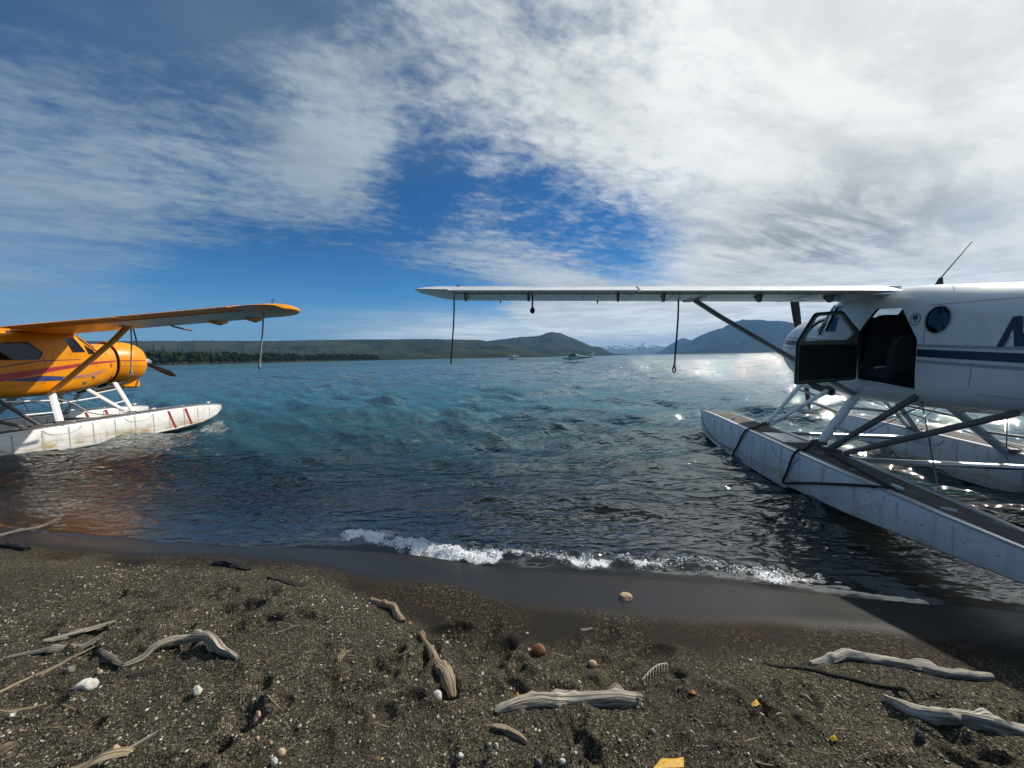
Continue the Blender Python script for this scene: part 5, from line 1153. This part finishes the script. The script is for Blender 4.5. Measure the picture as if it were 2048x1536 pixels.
stone(1228, 1382, 6, 6, st_white, 'white pebble just above the right half of the pale log', .2, seed=15)
stone(1582, 1489, 9, 6, st_grey, 'smooth grey pebble at the lower right', .12, seed=16)
stone(1305, 1466, 8, 6, st_grey, 'grey pebble right of the pale log end', .15, seed=17)
stone(746, 1432, 6, 5, st_pink, 'small reddish brown pebble left of the pale log', .15, seed=18)
stone(921, 1510, 8, 7, st_white, 'white pebble at the bottom centre left', .2, seed=19)
stone(1125, 1526, 9, 6, st_white, 'flat white pebble at the bottom edge centre', .2, seed=20)
stone(1077, 1518, 8, 6, st_grey, 'pale grey pebble left of the flat white one at the bottom edge', .2, seed=21)
stone(1840, 1478, 14, 12, st_dark, 'dark lump half buried below the knotty log', .3, seed=22)
pr = random.Random(8); n_ = 0
while n_ < 110:
    u = pr.uniform(20, 2030); v = pr.uniform(1240, 1530)
    x, y = px0(u, v, .2)
    if (y-3.2+.2*x)/1.02 > -.75: continue
    if u > 900 and pr.random() < .45: continue
    r = pr.uniform(2.4, 5.2); m_ = pr.choice([st_bone, st_bone, st_tan, st_pink, st_grey, st_grey])
    if n_ < 12 or True:
        stone(u, v, r, r*pr.uniform(.35, .6), m_, {'stone_bone': 'small bone-white', 'stone_tan': 'small tan', 'stone_pink': 'small pinkish', 'stone_grey': 'small grey'}[m_.name]+' pebble lying loose on the dark sand', .25, 'loose pebbles on the dark sand', n_+40, pr.uniform(0, 3), 'pebble', False, 'pebble')
    n_ += 1
# leaves
def leaf(pts, m_, label, curl=.01):
    mb = MB(); P_ = [on_ground(u, v)+Vector((0, 0, .006+curl*(i % 2))) for i, (u, v) in enumerate(pts)]; c = sum(P_, Vector())/len(P_)+Vector((0, 0, curl)); n = len(P_)
    mb.add(P_+[c], [(i, (i+1) % n, n) for i in range(n)]); dn = Vector((0, 0, -.0015))
    mb.add([p+dn for p in P_]+[c+dn], [((i+1) % n, i, n) for i in range(n)]); mb.add(P_+[p+dn for p in P_], [(i, n+i, n+(i+1) % n, (i+1) % n) for i in range(n)])
    return tag(mb.build('fallen_leaf', m_, smooth=False), label, 'leaf')
lf_y = pbr('leaf_yellow', (.50, .30, .03), .6, var=.3, scale=60); lf_o = pbr('leaf_orange', (.34, .11, .03), .6, var=.3, scale=60); lf_t = pbr('leaf_tan', (.36, .26, .17), .6, var=.3, scale=60)
leaf([(1306, 1545), (1322, 1520), (1352, 1510), (1367, 1512), (1368, 1540)], lf_y, 'yellow fallen leaf at the bottom edge right of centre')
leaf([(1502, 1404), (1512, 1400), (1520, 1406), (1512, 1411), (1504, 1409)], lf_y, 'small bright yellow leaf scrap left of the dark twig')
leaf([(1542, 1418), (1556, 1422), (1566, 1432), (1554, 1434), (1546, 1428)], lf_t, 'small tan curled leaf beside the yellow scrap')
leaf([(1376, 1392), (1386, 1389), (1394, 1394), (1384, 1398)], lf_o, 'small orange leaf scrap in a hollow right of the pale log')
leaf([(1026, 1388), (1036, 1378), (1040, 1388), (1034, 1396)], lf_o, 'tiny orange leaf scrap above the pale log')
leaf([(1658, 1482), (1668, 1480), (1676, 1486), (1664, 1491)], lf_y, 'small dull yellow leaf scrap right of the grey pebble')
# loose gravel: thousands of chips nobody could count
ICV = np.array([[0, 0, 1], [.894, 0, .447], [.276, .851, .447], [-.724, .526, .447], [-.724, -.526, .447], [.276, -.851, .447], [.724, .526, -.447], [-.276, .851, -.447], [-.894, 0, -.447], [-.276, -.851, -.447], [.724, -.526, -.447], [0, 0, -1]])
ICF = np.array([(0, 1, 2), (0, 2, 3), (0, 3, 4), (0, 4, 5), (0, 5, 1), (1, 6, 2), (2, 7, 3), (3, 8, 4), (4, 9, 5), (5, 10, 1), (6, 7, 2), (7, 8, 3), (8, 9, 4), (9, 10, 5), (10, 6, 1), (11, 7, 6), (11, 8, 7), (11, 9, 8), (11, 10, 9), (11, 6, 10)])
def gravel(name, N, smin, smax, sel, m_, label, seed, pw=2.2, flat=(.35, .8)):
    r = np.random.default_rng(seed); X = []; Y = []
    while len(X) < N:
        x = r.uniform(-3.9, 3.5, 4000); y = 1.1+r.random(4000)**1.3*3.1
        d = shore_d(x, y); k = sel(x, y, d, r); X += list(x[k]); Y += list(y[k])
    X = np.array(X[:N]); Y = np.array(Y[:N]); Z = ground_z(X, Y)
    s = smin+(smax-smin)*r.random(N)**pw; el_ = r.uniform(.5, 1.6, N); fl_ = r.uniform(*flat, N); a = r.uniform(0, 6.28, N)
    V = ICV[None]*np.stack([s*np.sqrt(el_), s/np.sqrt(el_), s*fl_], -1)[:, None]*(1+r.uniform(-.25, .25, (N, 12, 1)))
    ca, sa_ = np.cos(a)[:, None], np.sin(a)[:, None]; tl = r.uniform(-.5, .5, N)[:, None]
    x_, y_, z_ = V[..., 0], V[..., 1], V[..., 2]; z_ = z_+x_*tl
    V = np.stack([x_*ca-y_*sa_+X[:, None], x_*sa_+y_*ca+Y[:, None], z_+(Z+s*fl_*.35)[:, None]], -1).reshape(-1, 3)
    F = (ICF[None]+12*np.arange(N)[:, None, None]).reshape(-1, 3)
    me = bpy.data.meshes.new(name); me.vertices.add(len(V)); me.vertices.foreach_set('co', V.astype(np.float32).ravel()); me.loops.add(F.size); me.loops.foreach_set('vertex_index', F.ravel().astype(np.int32))
    me.polygons.add(len(F)); me.polygons.foreach_set('loop_start', np.arange(0, F.size, 3, dtype=np.int32)); me.update(calc_edges=True)
    at = me.attributes.new('tone', 'FLOAT', 'POINT'); at.data.foreach_set('value', np.repeat(r.random(N), 12).astype(np.float32)); me.materials.append(m_)
    o = bpy.data.objects.new(name, me); COL.objects.link(o); return tag(o, label, kind='stuff')
def tone_mat(name, stops):
    m, q, out = mat(name); b = q.node('ShaderNodeBsdfPrincipled'); tn = q.node('ShaderNodeAttribute', attribute_name='tone').outputs['Fac']
    q.put(b.inputs['Base Color'], q.ramp(tn, stops)); b.inputs['Roughness'].default_value = .75; q.link(b.outputs[0], out.inputs[0]); return m
gm_dark = tone_mat('gravel_dark', [(0, (.02, .02, .018)), (.5, (.06, .055, .046)), (.85, (.10, .085, .065)), (1, (.16, .13, .10))])
gm_pale = tone_mat('gravel_pale', [(0, (.14, .12, .09)), (.35, (.30, .27, .21)), (.6, (.55, .51, .44)), (.75, (.30, .21, .12)), (1, (.20, .12, .07))])
def dry_sel(x, y, d, r): return (d < wetline(x)-.05) & (r.random(len(x)) < .35+.65*sstep(-.1, .25, fbm(x*.8, y*.8, 2)))
def left_sel(x, y, d, r):
    p = .16+.84*sstep(.5, -1.8, x)*(.3+.7*sstep(-.15, .2, fbm(x*1.4+3, y*1.4, 3))); return (d < wetline(x)+.02) & (r.random(len(x)) < p)
gravel('gravel', 15000, .0022, .0075, dry_sel, gm_dark, 'dark grey gravel and coarse grit over the dry sand', 1)
gravel('shell_grit', 8500, .0016, .0100, left_sel, gm_pale, 'pale pebble chips and shell grit over the dry sand', 2, 4.0, (.25, .6))
# spray beads and froth on the little breaker
def froth_sel(x, y, d, r):
    bd = .47+.10*np.sin(x*1.7)*np.exp(-np.abs(x)*.2)+.13*fbm(x*1.3+2, x*0+1, 3)
    return (np.abs(d-bd+.02+.02*r.normal(size=len(x))) < .07) & (x > -1.75) & (x < 2.6) & (fbm(x*9, y*9, 2) > .05)
fm_ = tone_mat('froth', [(0, (.85, .87, .88)), (1, (.95, .95, .95))])
fo_ = gravel('froth', 1500, .002, .008, froth_sel, fm_, 'white bubbly froth on the small breaking wave', 6, 2.0, (.5, 1.0))
co_ = np.empty(len(fo_.data.vertices)*3, np.float32); fo_.data.vertices.foreach_get('co', co_); co_ = co_.reshape(-1, 3)
cen = co_.reshape(-1, 12, 3).mean(1); d_ = shore_d(cen[:, 0], cen[:, 1]); x_ = cen[:, 0]
bd = .47+.10*np.sin(x_*1.7)*np.exp(-np.abs(x_)*.2)+.13*fbm(x_*1.3+2, x_*0+1, 3); e = (d_-bd)/.10
hgt = np.where(e < 0, np.exp(-(e*1.25)**2), np.exp(-(e*.45)**2))*sstep(-2.2, -1.6, x_)*(1-sstep(2.0, 3.1, x_))*(.028+.040*np.clip(.55+1.3*fbm(cen[:, 0]*7, cen[:, 1]*7, 4, .6), 0, 2))
tgt = np.maximum(hgt, ground_z(cen[:, 0], cen[:, 1], False)+.008); co_[:, 2] += np.repeat(tgt+.004-cen[:, 2], 12); fo_.data.vertices.foreach_set('co', co_.ravel()); fo_.data.update()

# ------------------------------------------------------------------ air
HZ = 640.0
hz = MB(); hz.box((0, 5500, HZ/2-6), (32000, 29000, HZ+12)); hzo = hz.build('haze', [], smooth=False)
m, q, out = mat('haze_air'); v = q.node('ShaderNodeVolumePrincipled'); v.inputs['Color'].default_value = (.26, .56, 1.0, 1); v.inputs['Density'].default_value = 7.5e-5; v.inputs['Anisotropy'].default_value = 0.0
q.link(v.outputs[0], out.inputs['Volume']); hzo.data.materials.clear(); hzo.data.materials.append(m); tag(hzo, 'thin blue haze over the lake and mountains', kind='stuff')
